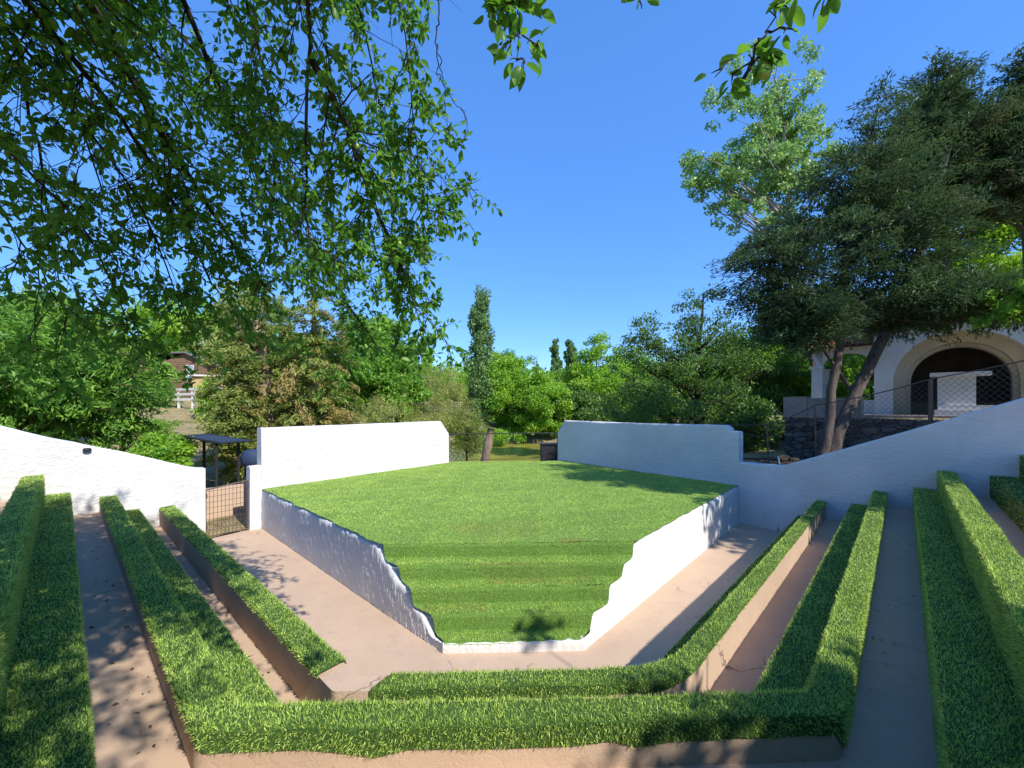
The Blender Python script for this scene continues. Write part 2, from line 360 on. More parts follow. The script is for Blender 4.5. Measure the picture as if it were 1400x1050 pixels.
def stage_tint(P,N):
    t=.58+.23*rng.normal(0,1,N)+.12*wob(P,1.1,4)+.08*wob(P,.45,7)
    for (px,py,z,rx,ry,pr) in ((690,722,.945,.75,.55,.22),(700,797,.5,.55,.12,.5),(770,797,.5,.5,.10,.35),(780,770,.6,.25,.1,.4),(640,722,.945,.3,.2,.2),(755,690,.945,.5,.4,.06),(620,835,.3,.5,.1,.25)):
        c=at(px,py,F*(H-z)/(py-HZ)); r=((P[:,0]-c[0])/rx)**2+((P[:,1]-c[1])/ry)**2+.5*wob(P,7,2)
        hit=(r<1)&(rng.random(N)<pr); t=np.where(hit,2.0,t)
    return np.where(t>1.5,1.0,np.clip(t,0,.93))
# flat top
q=np.concatenate([np.linspace(6.25,10.4,56),np.linspace(10.45,15.25,50)])
Lp=np.where((q<10.41)[:,None],edgeL(q,.025+.03*wob(z3(edgeL(q),0),3.2,8)),wallL(q)); Rp=np.where((q<10.44)[:,None],edgeR(q,.035+.03*wob(z3(edgeR(q),0),3.5,3)),wallR(q))
t=np.linspace(0,1,60)[None,:,None]; G=Lp[:,None]*(1-t)+Rp[:,None]*t
G=np.concatenate([G,np.full(G.shape[:2]+(1,),.945)],2); G[...,2]+=.008*wob(G,1.3,5)
mb=MB(); mb.grid(G,tint=.2,mi=1); blades(mb,quads_of(G)[:,::-1],17000,.021,.0040,nsign=-1,lean=.5,tint=stage_tint,upb=.2)
mb.build('stage_turf',[M['turf'],M['stagebase']],ST)
for k in range(4):
    qa,qb=STEP[k],STEP[k+1]; rr=.035
    prof=[(qa+.02,SZ[k]),(qa-.01,SZ[k]-.004),(qa-rr,SZ[k]-rr),(qa-rr-.015,(SZ[k]+SZ[k+1])/2),(qa-rr-.03,SZ[k+1]+.03),(qa-rr-.06,SZ[k+1]+.008),((qa+qb)/2,SZ[k+1]),(qb+.02,SZ[k+1])]
    rows=[]
    for (qq,zz) in prof:
        tt=np.linspace(0,1,50)[:,None]
        
        l=edgeL(qq,.045+.02*math.sin(qq*13+1))[0]; r=edgeR(qq,.04+.02*math.sin(qq*13+2))[0]
        p=z3(l+(r-l)*tt,zz); p[:,2]+=.010*wob(p,1.8,k+2); p[:,1]+=.018*wob(p,1.2,k+9); rows.append(p)
    G=np.stack(rows,0); mb=MB(); mb.grid(G,tint=.2,mi=1)
    blades(mb,quads_of(G),17500,.024,.0042,nsign=-1,lean=.42,tint=stage_tint,upb=.9)
    if k==3:                                           # fringe over the white lip
        e=G[-1]; g2=np.stack([e,e-np.array([0,.02,.03])],0); mb.grid(g2,tint=.2,mi=1); blades(mb,quads_of(g2),11000,.027,.0042,nsign=-1,upb=-.3,tint=stage_tint)
    mb.build('step',[M['turf'],M['stagebase']],ST)
setbase(ST,(0,8.5,0))

# ------------------------------------------------------------------ white walls
def wall(name,label,O,W,E,prof,z0=-.4,th=.27,mat='white',wav=.010,cat='wall',group=None):
    t=[]; 
    for (a,_),(b,_) in zip(prof[:-1],prof[1:]): t+=list(np.linspace(a,b,max(2,int(abs(b-a)/.12)+1))[:-1])
    t.append(prof[-1][0]); t=np.array(t); z=np.interp(t,[p[0] for p in prof],[p[1] for p in prof])
    base=np.array(O)+t[:,None]*np.array(W); z=z+.006*wob(z3(base,0),3,4)
    rows=[]
    for f in np.linspace(0,1,9): rows.append((0.0,z0+(z-.045-z0)*f))
    rows+=[(.010,z-.015),(.035,z),(th-.035,z),(th-.01,z-.015),(th,z-.045),(th,z0+0*z)]
    G=[]
    for e,zz in rows:
        p=z3(base+np.array(E)*e,zz)
        if e==0: p[:,:2]+=np.array(E)*(wav*wob(p,1.6,6))[:,None]
        G.append(p)
    G=np.stack(G,0); mb=MB(); mb.grid(G)
    mb.add(G[:,0],[tuple(range(len(G)))]); mb.add(G[:,-1],[tuple(range(len(G)-1,-1,-1))])
    o=mb.build(name,M[mat]); return tag(o,label,cat,group)
wall('white_wall','sunlit white wall with one clipped corner along the left of the stage',Dd,WL,EL,[(-6.08,1.98),(-5.72,2.42),(-3,2.42),(0,2.43)])
wall('white_wall','shaded bluish white wall with a stepped end behind the right of the stage',Cc,WR,ER,[(-6.35,1.98),(-6.02,2.42),(-3,2.42),(-.50,2.46),(-.34,2.455),(-.27,2.42),(-.22,2.37),(-.21,2.32),(0,2.31)])
wall('white_wall','white retaining wall rising in shade beside the right-hand benches',Cc+WR*.003,WR,ER,[(0,1.545),(.85,1.54),(1.0,1.57),(2.2,2.08),(4.7,3.17),(6.5,3.8),(12,4.2)])
wall('white_wall','white retaining wall falling towards the wire gate beside the left-hand benches',Dd,WL,EL,[(1.13,1.585),(1.25,1.595),(1.45,1.66),(2.45,2.05),(3.0,2.24),(3.12,2.29),(3.44,2.40),(4.02,2.64),(6,3.3),(12,3.9)])
wall('gate_pier','narrow low white pier between the wire gate and the stage wall',Dd,WL,EL,[(.003,1.525),(.25,1.52)],th=.22,cat='pier')

# ------------------------------------------------------------------ terrain
CP=np.array([(0,20,-1.3),(0,30,-1.4),(6,24,-1.4),(-6,22,-1.0),(0,45,-.6),(10,40,-.5),(0,80,2),(-20,60,5),(30,80,4),(0,150,8),(-60,150,14),(80,150,12),(0,400,20),(-300,300,30),(300,300,30),
 (-8,13,-.2),(-9,11.5,-.2),(-7.3,11,-.3),(-8.5,10.5,-.3),(-12,16,.1),(-20,25,1.0),(-22,32,2.2),(-32,44,3.9),(-26,38,3.0),(-14,25,0),(-12,8,1.2),(-20,8,2),(-20,15,1.2),(-35,20,3.5),(-60,40,8),
 (7,10.6,1.2),(8,11.5,1.7),(9,10,2.0),(10,13,2.5),(13,15,2.55),(18,15,2.6),(16,20,2.7),(25,20,3.5),(12,8,2.55),(7,16,-.6),(5,15,-.5),(8,14,.6),(12,24,.5),(20,35,2),(12,4,2.6),(14,10,2.58),
 (0,-10,1.7),(-10,-10,1.7),(10,-10,2.2),(0,-40,3)],float)
def wtop(t): return np.interp(t,[-1.5,-.2,0,1,2.2,4.7,6.5,12],[.3,1.2,1.48,1.50,1.98,2.9,3.0,3.0])
def hz(x,y):
    x=np.asarray(x,float); y=np.asarray(y,float)
    d2=(x[...,None]-CP[:,0])**2+(y[...,None]-CP[:,1])**2; s2=(2.+.12*np.hypot(CP[:,0],CP[:,1]))**2
    w=np.exp(-np.minimum(d2/(2*s2*3),60))/s2+1e-4/(d2+1)**1.5; z=(w*CP[:,2]).sum(-1)/w.sum(-1)
    P=np.stack([x,y],-1); e=er(P); t=(P-Cc)@WR
    m=(1-sstep(.6,3.0,e))*sstep(-2.0,-.3,t)*(e>-.5); z=z*(1-m)+wtop(t)*m
    m2=(e>3.95)&(e<14)&(t>-.1)&(t<9); z=np.where(m2,np.maximum(z,2.56),z)
    m3=(e>0)&(e<=3.95)&(t>-1.2); z=np.where(m3,np.minimum(z,2.2+.25*sstep(2,4,t)),z)
    pd=((x-0)/15)**2+((y-31)/13.2)**2; z=np.where(pd<1.25,np.minimum(z,-1.5+2.2*sstep(.8,1.25,pd)),z)
    inside=(e<.12)&(el(P)<.12); z=np.where(inside,-.45,z)
    nz=.06*wob(np.stack([x,y,0*x],-1),.9,3)
    return z+np.where(inside,0,nz)
def axis_(a,b,fine,lo,hi,n):
    c=np.arange(a,b+1e-6,fine); g=np.geomspace(1,1+hi,n)-1; g2=np.geomspace(1,1+lo,n)-1
    return np.concatenate([(a-g2[1:])[::-1],c,b+g[1:]])
xs=axis_(-16,18,.14,1500,1500,40); ys=axis_(-8,24,.14,600,2500,45)
X,Y=np.meshgrid(xs,ys); Z=np.stack([hz(X[i],Y[i]) for i in range(len(ys))])
mb=MB(); mb.grid(np.stack([X,Y,Z],-1)); struct(mb.build('ground',M['ground'],smooth=True))
# shaded bare bank between the white wall and the dry-stone wall
tt=np.linspace(-1.6,8,140); ee=np.linspace(.2,4.0,60); T_,E_=np.meshgrid(tt,ee); XY=Cc+T_[...,None]*WR+E_[...,None]*ER
G=np.concatenate([XY,(hz(XY[...,0],XY[...,1])+.025+.03*wob(np.concatenate([XY,0*XY[...,:1]],-1),4,7))[...,None]],2)
mb=MB(); mb.grid(G); struct(mb.build('earth_bank',M['soil'],smooth=True))
mb=MB(); mb.grid(np.array([[(-14,17.5,-1.05),(14,17.5,-1.05)],[(-16,44,-1.05),(16,44,-1.05)]],float)); struct(mb.build('water',M['water']))
# little path beyond the gate
g=np.array([[-6.2,10.3],[-7.0,9.4]]); mb=MB(); nrm=EL
mb.grid(np.stack([z3(g,.006),z3(g+nrm*1.4,.02)],0)); struct(mb.build('path',M['beige']))
mb=MB(); a=g[0]+nrm*1.35; b=g[1]+nrm*1.35+WL*.5
d=(b-a); 
def frame2(o,u,v):
    o=np.array(o,float); u=unit(np.array(u,float)); v=unit(np.array(v,float))
    return lambda V: np.concatenate([o+V[:,:1]*u+V[:,1:2]*v,V[:,2:3]],1)
mb.box((-.6,0,-.3),(2.4,.18,.86),mat=frame2(a,WL,EL)); tag(mb.build('low_wall',M['beige']),'low beige rendered wall just behind the wire gate','wall')

# ------------------------------------------------------------------ gate and fences
def bar(mb,a,b,r,sides=5): mb.tube([a,b],r,sides)
def P3(O,W,t,E,e,z): p=np.array(O)+np.array(W)*t+np.array(E)*e; return (p[0],p[1],z)
gt=thing('wire_gate','small brown metal gate of rectangular wire mesh in the left wall','gate')
mb=MB(); t0,t1=.27,1.11; zz=lambda t:1.19-.10*(t-t0)/(t1-t0)
for a,b in ((P3(Dd,WL,t0,EL,.08,.03),P3(Dd,WL,t0,EL,.08,zz(t0))),(P3(Dd,WL,t1,EL,.08,.03),P3(Dd,WL,t1,EL,.08,zz(t1))),(P3(Dd,WL,t0,EL,.08,zz(t0)),P3(Dd,WL,t1,EL,.08,zz(t1))),(P3(Dd,WL,t0,EL,.08,.04),P3(Dd,WL,t1,EL,.08,.04))): bar(mb,a,b,.017,6)
mb.build('frame',M['iron'],gt)
mb=MB()
for t in np.linspace(t0,t1,12)[1:-1]: bar(mb,P3(Dd,WL,t,EL,.08,.04),P3(Dd,WL,t,EL,.08,zz(t)),.0045)
for f in np.linspace(.04,1.05,9)[1:]: bar(mb,P3(Dd,WL,t0,EL,.085,f),P3(Dd,WL,t1,EL,.085,f),.0045)
mb.build('mesh_panel',M['iron'],gt)
for z in (.25,.95):
    mb=MB(); bar(mb,P3(Dd,WL,t1-.01,EL,.08,z-.05),P3(Dd,WL,t1-.01,EL,.08,z+.05),.024,8); mb.build('hinge',M['iron'],gt)
p=P3(Dd,WL,.7,EL,.08,0); setbase(gt,p)

bf=thing('mesh_railing','thin dark wire mesh railing closing the gap behind the stage','railing')
A=np.array([-2.3,15.1]); B=np.array([1.72,15.62])
mb=MB()
for z in (1.94,1.0): bar(mb,(*A,z),(*B,z),.018 if z>1.5 else .010)
mb.build('rail',M['black'],bf)
mb=MB()
for f in np.linspace(0,1,60): p=A+(B-A)*f; bar(mb,(*p,.95),(*p,1.94),.0035,4)
mb.build('mesh_panel',M['black'],bf)
for f in (0.005,.995):
    mb=MB(); p=A+(B-A)*f; bar(mb,(*p,.3),(*p,1.97),.03,8); mb.build('post',M['black'],bf)
setbase(bf,(-.3,15.35,.95))
# dark electrical cabinet just outside the railing
cb=thing('utility_box','dark squat metal box behind the railing, beside the right stage wall','box')
fr=frame2(at(741,625,16.4)[:2],(1,.12),(-.12,1)); mb=MB(); mb.box((0,0,.1),(.62,.4,1.42),mat=fr); mb.build('cabinet',M['black'],cb)
mb=MB(); mb.box((-.04,-.04,1.42),(.66,.44,1.47),mat=fr); mb.build('lid',M['black'],cb); setbase(cb,(1.2,16.4,.1))

cf=thing('chain_link_fence','sagging chain link fence on leaning posts above the right retaining wall','fence')
posts=[(.55,1.50,2.5,.03),(1.55,1.70,2.98,.02),(3.42,2.35,3.5,.045),(6.2,3.1,4.25,.04)]
tops=[]
for i,(t,za,zb,r) in enumerate(posts):
    mb=MB(); a=np.array(P3(Cc,WR,t,ER,.42,za-.4)); b=np.array(P3(Cc,WR,t-(.05 if i<2 else 0),ER,.42,zb)); bar(mb,a,b,r*.8,8); tops.append(b)
    mb.build('post',M['iron'],cf)
mb=MB(); start=np.array(P3(Cc,WR,-.9,ER,.42,2.50)); pts=[start]+tops
for a,b in zip(pts[:-1],pts[1:]):
    m=(a+b)/2-[0,0,.05]; mb.tube([a,(a+m)/2-[0,0,.012],m,(b+m)/2-[0,0,.012],b],.012,5)
for a,b in zip(pts[:2],pts[1:3]): mb.tube([a-[0,0,.16],b-[0,0,.32]],.010,5)
mb.build('top_wire',M['iron'],cf)
mb=MB(); zb0=lambda t:wtop(t)+.05
zt0=lambda t:np.interp(t,[p[0] for p in posts],[p[2] for p in posts])-.03
for s in (1,-1):
    for c in np.arange(-3,9,.10):
        z=np.linspace(1.6,4.2,53); t=c+s*(z-2.6)*.9
        ok=(t>1.55)&(t<6.2)&(z>zb0(t))&(z<zt0(t))
        if ok.sum()>2:
            zz_=z[ok]; t_=t[ok]; p=np.array([P3(Cc,WR,a,ER,.42+.004*s,b) for a,b in zip((t_[0],t_[-1]),(zz_[0],zz_[-1]))]); mb.tube(p,.0028,3,cap=False)
mb.build('mesh_panel',M['wire'],cf); setbase(cf,P3(Cc,WR,2.5,ER,.42,1.9))
mb=MB(); mb.tube([P3(Cc,WR,.82,ER,.40,1.35),P3(Cc,WR,.76,ER,.40,1.72)],.018,8); mb.tube([P3(Cc,WR,.76,ER,.40,1.72),P3(Cc,WR,.758,ER,.40,1.73)],.022,8)
tag(mb.build('stake',M['whitew']),'short white stake leaning out of the dark bank','stake')

# dry-stone wall and parapet block
mb=MB(); a=Cc+ER*3.75+WR*-.15; 
def stonegrid(mb,o,W,E,L,z0,z1,th,amp=.035):
    u=np.linspace(0,L,int(L/.06)); v=np.linspace(z0,z1,int((z1-z0)/.06)); U,V=np.meshgrid(u,v)
    XY=np.array(o)+U[...,None]*W; G=np.concatenate([XY,V[...,None]],2); cell=wob(np.round(G*[3,3,7])/[3,3,7],31,2)
    G[...,:2]-=np.array(E)*(amp*cell+.02*wob(G,9,1))[...,None]; mb.grid(G)
    top=np.stack([G[-1],z3(G[-1][:,:2]+np.array(E)*th,z1)],0); mb.grid(top)
    for c in (0,-1): mb.grid(np.stack([G[:,c],np.concatenate([G[:,c,:2]+np.array(E)*th,G[:,c,2:]],1)],0))
stonegrid(mb,a,WR,ER,7.5,.9,2.60,.5); tag(mb.build('stone_wall',M['stone']),'rough dry stone terrace wall below the arched building','wall')
mb=MB(); fr=frame2(Cc+ER*3.72+WR*-.18,WR,ER)
V0=mb.n; mb.box((0,0,2.603),(.62,.42,3.24),mat=fr); mb.box((.62,.03,2.603),(1.9,.36,3.19),mat=fr)
tag(mb.build('parapet_block',M['conc']),'plain grey concrete parapet block standing on the stone wall','parapet')
rng2=np.random.default_rng(3)
for i,(t,e,r) in enumerate([(.55,1.5,.2),(.75,1.7,.14),(.3,2.3,.16)]):
    mb=MB(); th=np.linspace(0,math.pi,9)[:,None]; ph=np.linspace(0,2*math.pi,13)[None]
    G=np.stack([np.sin(th)*np.cos(ph),np.sin(th)*np.sin(ph),np.cos(th)+0*ph],-1)*np.array([1,.8,.65])*r; c=Cc+WR*t+ER*e
    G=G*(1+.16*wob(G*6+i,1,i))[...,None]+np.array([c[0],c[1],hz(c[0],c[1])+r*.3]); mb.grid(G)
    tag(mb.build('boulder',M['soil'],smooth=True),['large grey boulder lying on the dark bank beside the leaning trunks','middle sized grey boulder behind the largest one on the bank','small grey boulder nearest the dry stone wall'][i],'boulder','boulders on the dark bank')

# ------------------------------------------------------------------ arched building on the right terrace
FW=np.array([.72,-.694]); FE=np.array([.694,.72]); FO=np.array([13.6,15.0]); ZF=2.62
def bp(t,e,z): return (FO[0]+FW[0]*t+FE[0]*e,FO[1]+FW[1]*t+FE[1]*e,z)
bd=thing('arched_building','old whitewashed building with a deep round arch half hidden by the cedar','building')
R1,C1,ZS=1.66,1.66,ZF+1.18
def arch(r,c,n=33,zs=ZS):
    a=np.linspace(math.pi,0,n); return [(c-r,ZF)]+[(c+r*math.cos(x),zs+r*math.sin(x)) for x in a]+[(c+r,ZF)]
def archwall(mb,e,inner,x0,x1,top):                 # front face with an arched hole
    n=len(inner); outer=[]
    for i,(t,z) in enumerate(inner):
        if i==0: outer.append((x0,ZF))
        elif i==n-1: outer.append((x1,ZF))
        else:
            f=(i-1)/(n-3); L=(top-ZF)*2+(x1-x0); s=f*L
            outer.append((x0,ZF+s) if s<top-ZF else ((x0+s-(top-ZF),top) if s<top-ZF+x1-x0 else (x1,top-(s-(top-ZF)-(x1-x0)))))
    # corners kept square
    outer=np.array(outer); 
    for cx in (x0,x1): j=np.argmin(np.hypot(outer[:,0]-cx,outer[:,1]-top)); outer[j]=(cx,top)
    mb.grid(np.stack([[bp(t,e,z) for t,z in inner],[bp(t,e,z) for t,z in outer]],0))
A1=arch(R1,C1); A2=arch(1.34,C1); A2b=arch(1.22,C1)
mb=MB(); archwall(mb,0,A1,-.52,5.2,6.1)
mb.grid(np.array([[bp(-.52,0,ZF),bp(-.52,0,6.1)],[bp(-.52,4.4,ZF),bp(-.52,4.4,6.1)]])); mb.grid(np.array([[bp(5.2,0,ZF),bp(5.2,0,6.1)],[bp(5.2,4.4,ZF),bp(5.2,4.4,6.1)]]))
mb.grid(np.array([[bp(-.52,4.4,ZF),bp(-.52,4.4,6.1)],[bp(5.2,4.4,ZF),bp(5.2,4.4,6.1)]]))
mb.build('wall',M['bldg'],bd)
mb=MB(); mb.grid(np.stack([[bp(t,.002,z) for t,z in A1],[bp(t,.75,z) for t,z in A1]],0)); mb.grid(np.stack([[bp(t,.75,z) for t,z in A1],[bp(t,.75,z) for t,z in A2]],0)); mb.grid(np.stack([[bp(t,.75,z) for t,z in A2],[bp(t,1.15,z) for t,z in A2]],0))
mb.grid(np.stack([[bp(t,1.15,z) for t,z in A2],[bp(t,1.15,z) for t,z in A2b]],0)); mb.grid(np.stack([[bp(t,1.15,z) for t,z in A2b],[bp(t,1.6,z) for t,z in A2b]],0))
mb.build('arch_reveal',m_plaster('arch_plaster',(.74,.66,.50),.3,dirt=.2),bd)
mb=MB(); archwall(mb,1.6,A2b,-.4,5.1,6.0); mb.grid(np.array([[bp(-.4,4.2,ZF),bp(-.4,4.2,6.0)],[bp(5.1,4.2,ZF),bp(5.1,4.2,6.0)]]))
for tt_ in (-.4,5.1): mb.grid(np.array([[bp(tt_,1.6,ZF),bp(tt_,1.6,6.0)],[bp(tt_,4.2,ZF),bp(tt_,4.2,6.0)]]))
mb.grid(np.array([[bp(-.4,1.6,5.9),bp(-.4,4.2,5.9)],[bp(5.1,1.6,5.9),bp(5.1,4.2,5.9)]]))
mb.build('interior_wall',M['inner_dark'],bd)
def tiles(mb,t0,t1,e0,z0,e1,z1,pitch=.2):           # rounded clay tiles on a slope
    n=int((t1-t0)/pitch)
    u=np.linspace(0,n,n*8+1); rows=[]
    k=int(np.hypot(e1-e0,z1-z0)/.3)
    for j in range(k):
        for f,l in ((j/k,.028),((j+1)/k,0.0)):
            e=e0+(e1-e0)*f; z=z0+(z1-z0)*f+l; rows.append([bp(t0+(t1-t0)*x/n,e,z+.045*abs(math.sin(math.pi*x))) for x in u])
    mb.grid(np.array(rows))
mb=MB(); tiles(mb,-.8,5.5,-.35,5.98,2.2,7.0); tiles(mb,-.8,5.5,4.8,5.98,2.2,7.0); mb.grid(np.array([[bp(-.8,-.35,5.95),bp(5.5,-.35,5.95)],[bp(-.8,4.8,5.95),bp(5.5,4.8,5.95)]])); mb.build('roof',M['tile'],bd)
mb=MB(); mb.box((-2.6,-1.35,ZF-.15),(5.6,4.4,ZF+.02),mat=lambda V: np.array([bp(*v) for v in V])); mb.build('floor_slab',M['conc'],bd)
mb=MB(); mb.box((.3,3.4,ZF+.02),(3.1,3.9,ZF+.5),mat=lambda V: np.array([bp(*v) for v in V])); mb.build('inner_ledge',M['conc'],bd)
setbase(bd,bp(1.6,2,ZF))
# lean-to porch at its left end
pc=thing('porch','small white porch with an arched opening under an orange tiled roof','porch')
bm=lambda V: np.array([bp(*v) for v in V])
for (t,e) in ((-2.25,.25),(-2.25,2.1)):
    mb=MB(); mb.box((t-.17,e-.17,ZF+.02),(t+.17,e+.17,ZF+1.78),mat=bm); mb.box((t-.21,e-.21,ZF+1.78),(t+.21,e+.21,ZF+1.88),mat=bm); mb.build('pillar',M['bldg'],pc)
mb=MB(); n=17; a=np.linspace(math.pi,0,n); inner=[(-1.30+.76*math.cos(x),ZF+1.88+.45*math.sin(x)) for x in a]
for e in (.08,.42): mb.grid(np.stack([[bp(t,e,z) for t,z in inner],[bp(-2.42+ (2.42-.53)*i/(n-1),e,ZF+2.55) for i in range(n)]],0))
mb.grid(np.stack([[bp(t,.08,z) for t,z in inner],[bp(t,.42,z) for t,z in inner]],0)); mb.box((-2.42,.08,ZF+1.885),(-2.06,.42,ZF+2.55),mat=bm); mb.box((-2.42,.42,ZF+2.3),(-2.1,2.3,ZF+2.55),mat=bm); mb.build('arch_beam',M['bldg'],pc)
mb=MB(); mb.box((-2.08,.15,ZF+.02),(-.53,.35,ZF+.55),mat=bm); mb.build('low_wall',M['bldg'],pc)
mb=MB(); tiles(mb,-2.75,-.56,-.2,ZF+2.55,2.6,ZF+3.75); mb.grid(np.array([[bp(-2.75,-.2,ZF+2.53),bp(-.56,-.2,ZF+2.53)],[bp(-2.75,2.6,ZF+3.72),bp(-.56,2.6,ZF+3.72)]])); mb.build('roof',M['tile'],pc)
setbase(pc,bp(-1.4,1,ZF))
gr=thing('masonry_grill','pale masonry barbecue with a flat slab top standing in front of the arch','barbecue')
def gb(lo,hi,nm): mb=MB(); mb.box(lo,hi,mat=bm); mb.build(nm,M['bldg'],gr)
gb((1.02,-.75,ZF+.02),(2.55,.15,ZF+.20),'base_step'); gb((1.10,-.65,ZF+.20),(2.35,.1,ZF+.36),'base_step'); gb((1.10,-.55,ZF+.36),(1.95,.05,ZF+1.30),'body'); gb((.92,-.65,ZF+1.30),(2.28,.12,ZF+1.42),'slab_top')
setbase(gr,bp(1.6,-.3,ZF))

# ------------------------------------------------------------------ things beyond the left wall
pg=thing('pergola','dark metal frame canopy with a flat blue-black roof behind the left wall','pergola')
for (px,Y,zt) in ((252,13.4,2.0),(279,14.6,1.95),(296,13.0,1.82),(326,14.2,1.80)):
    c=at(px,600,Y); mb=MB(); bar(mb,(c[0],c[1],-.3),(c[0],c[1],zt),.045,8); mb.build('post',M['black'],pg)
mb=MB(); cs=[at(250,600,13.3),at(301,600,12.9),at(345,600,14.3),at(283,600,14.8)]; zs_=[2.03,1.84,1.78,1.98]
u=np.linspace(0,1,12); G=np.array([[ (1-a)*(1-b)*np.r_[cs[0][:2],zs_[0]]+a*(1-b)*np.r_[cs[1][:2],zs_[1]]+a*b*np.r_[cs[2][:2],zs_[2]]+(1-a)*b*np.r_[cs[3][:2],zs_[3]]-np.array([0,0,.12*math.sin(math.pi*a)*math.sin(math.pi*b)]) for a in u] for b in u])
mb.grid(G); mb.grid(G-np.array([0,0,.03])); mb.build('roof_cloth',M['blue'],pg)
for i in range(4):
    mb=MB(); bar(mb,np.r_[cs[i][:2],zs_[i]-.03],np.r_[cs[(i+1)%4][:2],zs_[(i+1)%4]-.03],.035,6); mb.build('roof_beam',M['black'],pg)
mb=MB(); bar(mb,(cs[0][0]+.05,cs[0][1],.9),(cs[1][0],cs[1][1],.1),.02); mb.build('brace',M['black'],pg); setbase(pg,(cs[0][0]+.8,13.8,0))
mb=MB(); c=at(347,625,12.3); th=np.linspace(0,math.pi,15)[:,None]; ph=np.linspace(0,2*math.pi,25)[None]
G=np.stack([np.sin(th)**.5*np.cos(ph),np.sin(th)**.5*np.sin(ph),np.cos(th)+0*ph],-1)*np.array([.33,.33,.27]); G=G*(1+.05*np.sin(ph*9)[...,None]*np.sin(th)[...,None]); G+=np.array([c[0],c[1],1.42]); mb.grid(G)
for dx in (-.25,.25): bar(mb,(c[0]+dx,c[1],-.2),(c[0]+dx,c[1],1.3),.03)
tag(mb.build('covered_bin',M['blue'],smooth=True),'dark blue tarpaulin covered drum on legs beside the stage wall end','drum')
cg=thing('wire_cage','pale green wire aviary with a sloping roof among the shrubs','cage'); c=at(484,568,22); fr=frame2(c[:2],(1,.25),(-.25,1)); mb=MB()
W_,D_,zb,zt=1.75,1.3,-.9,2.75
for a in (0,W_/2,W_):
    for b in (0,D_): q_=fr(np.array([[a,b,zb],[a,b,zt-.25*a/W_]])); bar(mb,q_[0],q_[1],.025)
for z in (.9,zt): 
    for b in (0,D_): q_=fr(np.array([[0,b,z],[W_,b,z-.25*(z>2)]])); bar(mb,q_[0],q_[1],.02)
mb.build('frame',M['wire'],cg); mb=MB()
for a in np.linspace(0,W_,26): q_=fr(np.array([[a,0,zb],[a,0,zt-.25*a/W_],[a,D_,zt-.25*a/W_]])); mb.tube(q_,.008,3)
mb.build('mesh_panel',m_plain('green_wire',(.10,.17,.15),.6),cg); setbase(cg,(c[0],22,zb))

# cabin and fence on the far hillside
cab=thing('wooden_cabin','reddish brown timber cabin with a grey roof up on the hillside','cabin'); c=at(224,521,45); fr=frame2(c[:2],(1,.35),(-.35,1)); zg=5.3
mb=MB(); mb.box((0,0,zg-2),(3.9,5,7.6),mat=fr)
for z in np.arange(zg-1.9,7.6,.22): mb.box((-.03,-.035,z),(3.93,-.002,z+.19),mat=fr)
V=fr(np.array([[0,0,7.6],[3.9,0,7.6],[1.9,0,8.55]],float)); mb.add(V,[(0,1,2)]); mb.build('wall',M['wood'],cab)
mb=MB(); g=np.array([[-3.6,-.5,8.25],[2.0,-.5,8.7],[4.4,-.5,7.4]],float); G=np.stack([fr(g),fr(g+[0,6,0]),],0); mb.grid(G); mb.grid(G-[0,0,.16]); mb.grid(np.stack([G[0],G[0]-[0,0,.16]],0)); mb.build('roof',M['slate'],cab)
mb=MB(); mb.box((2.0,-.10,5.6),(2.75,-.04,7.3),mat=fr); w_=mb.build('window',M['whitew'],cab); mb=MB()
for z in (5.68,6.25,6.82): mb.box((2.1,-.13,z),(2.65,-.103,z+.42),mat=fr)
mb.build('pane',M['glass'],w_)
mb=MB(); mb.box((-3.4,.6,zg-2),(-.02,4.4,8.1),mat=fr); mb.build('wall_annex',M['wood'],cab); setbase(cab,(c[0],45,zg))
sh=thing('tan_shed','small tan rendered outbuilding right of the hillside cabin','shed'); c=at(262,535,43); fr=frame2(c[:2],(1,.3),(-.3,1)); mb=MB(); mb.box((0,0,3.2),(3.1,2.6,5.9),mat=fr); mb.build('wall',M['tan'],sh); mb=MB(); mb.box((-.2,-.25,5.9),(3.3,2.8,6.05),mat=fr); mb.build('roof',M['whitew'],sh); setbase(sh,(c[0],43,4))
wf=thing('rail_fence','white three rail fence across the dry slope below the cabin','fence')
pa,pb=at(226,548,37),at(303,545,35); fz=lambda f:3.05+.1*f
for f in np.linspace(0,1,5): mb=MB(); p=pa+(pb-pa)*f; mb.box((p[0]-.07,p[1]-.07,2.0),(p[0]+.07,p[1]+.07,fz(f)+1.3)); mb.build('post',M['whitew'],wf)
for h in (.25,.7,1.12):
    mb=MB(); mb.add([(pa[0],pa[1]-.09,fz(0)+h),(pb[0],pb[1]-.09,fz(1)+h),(pb[0],pb[1]-.09,fz(1)+h+.2),(pa[0],pa[1]-.09,fz(0)+h+.2),(pa[0],pa[1]-.13,fz(0)+h),(pb[0],pb[1]-.13,fz(1)+h),(pb[0],pb[1]-.13,fz(1)+h+.2),(pa[0],pa[1]-.13,fz(0)+h+.2)],[(4,5,6,7),(0,3,2,1),(3,7,6,2),(0,1,5,4)]); mb.build('rail',M['whitew'],wf)
setbase(wf,((pa[0]+pb[0])/2,36,3))
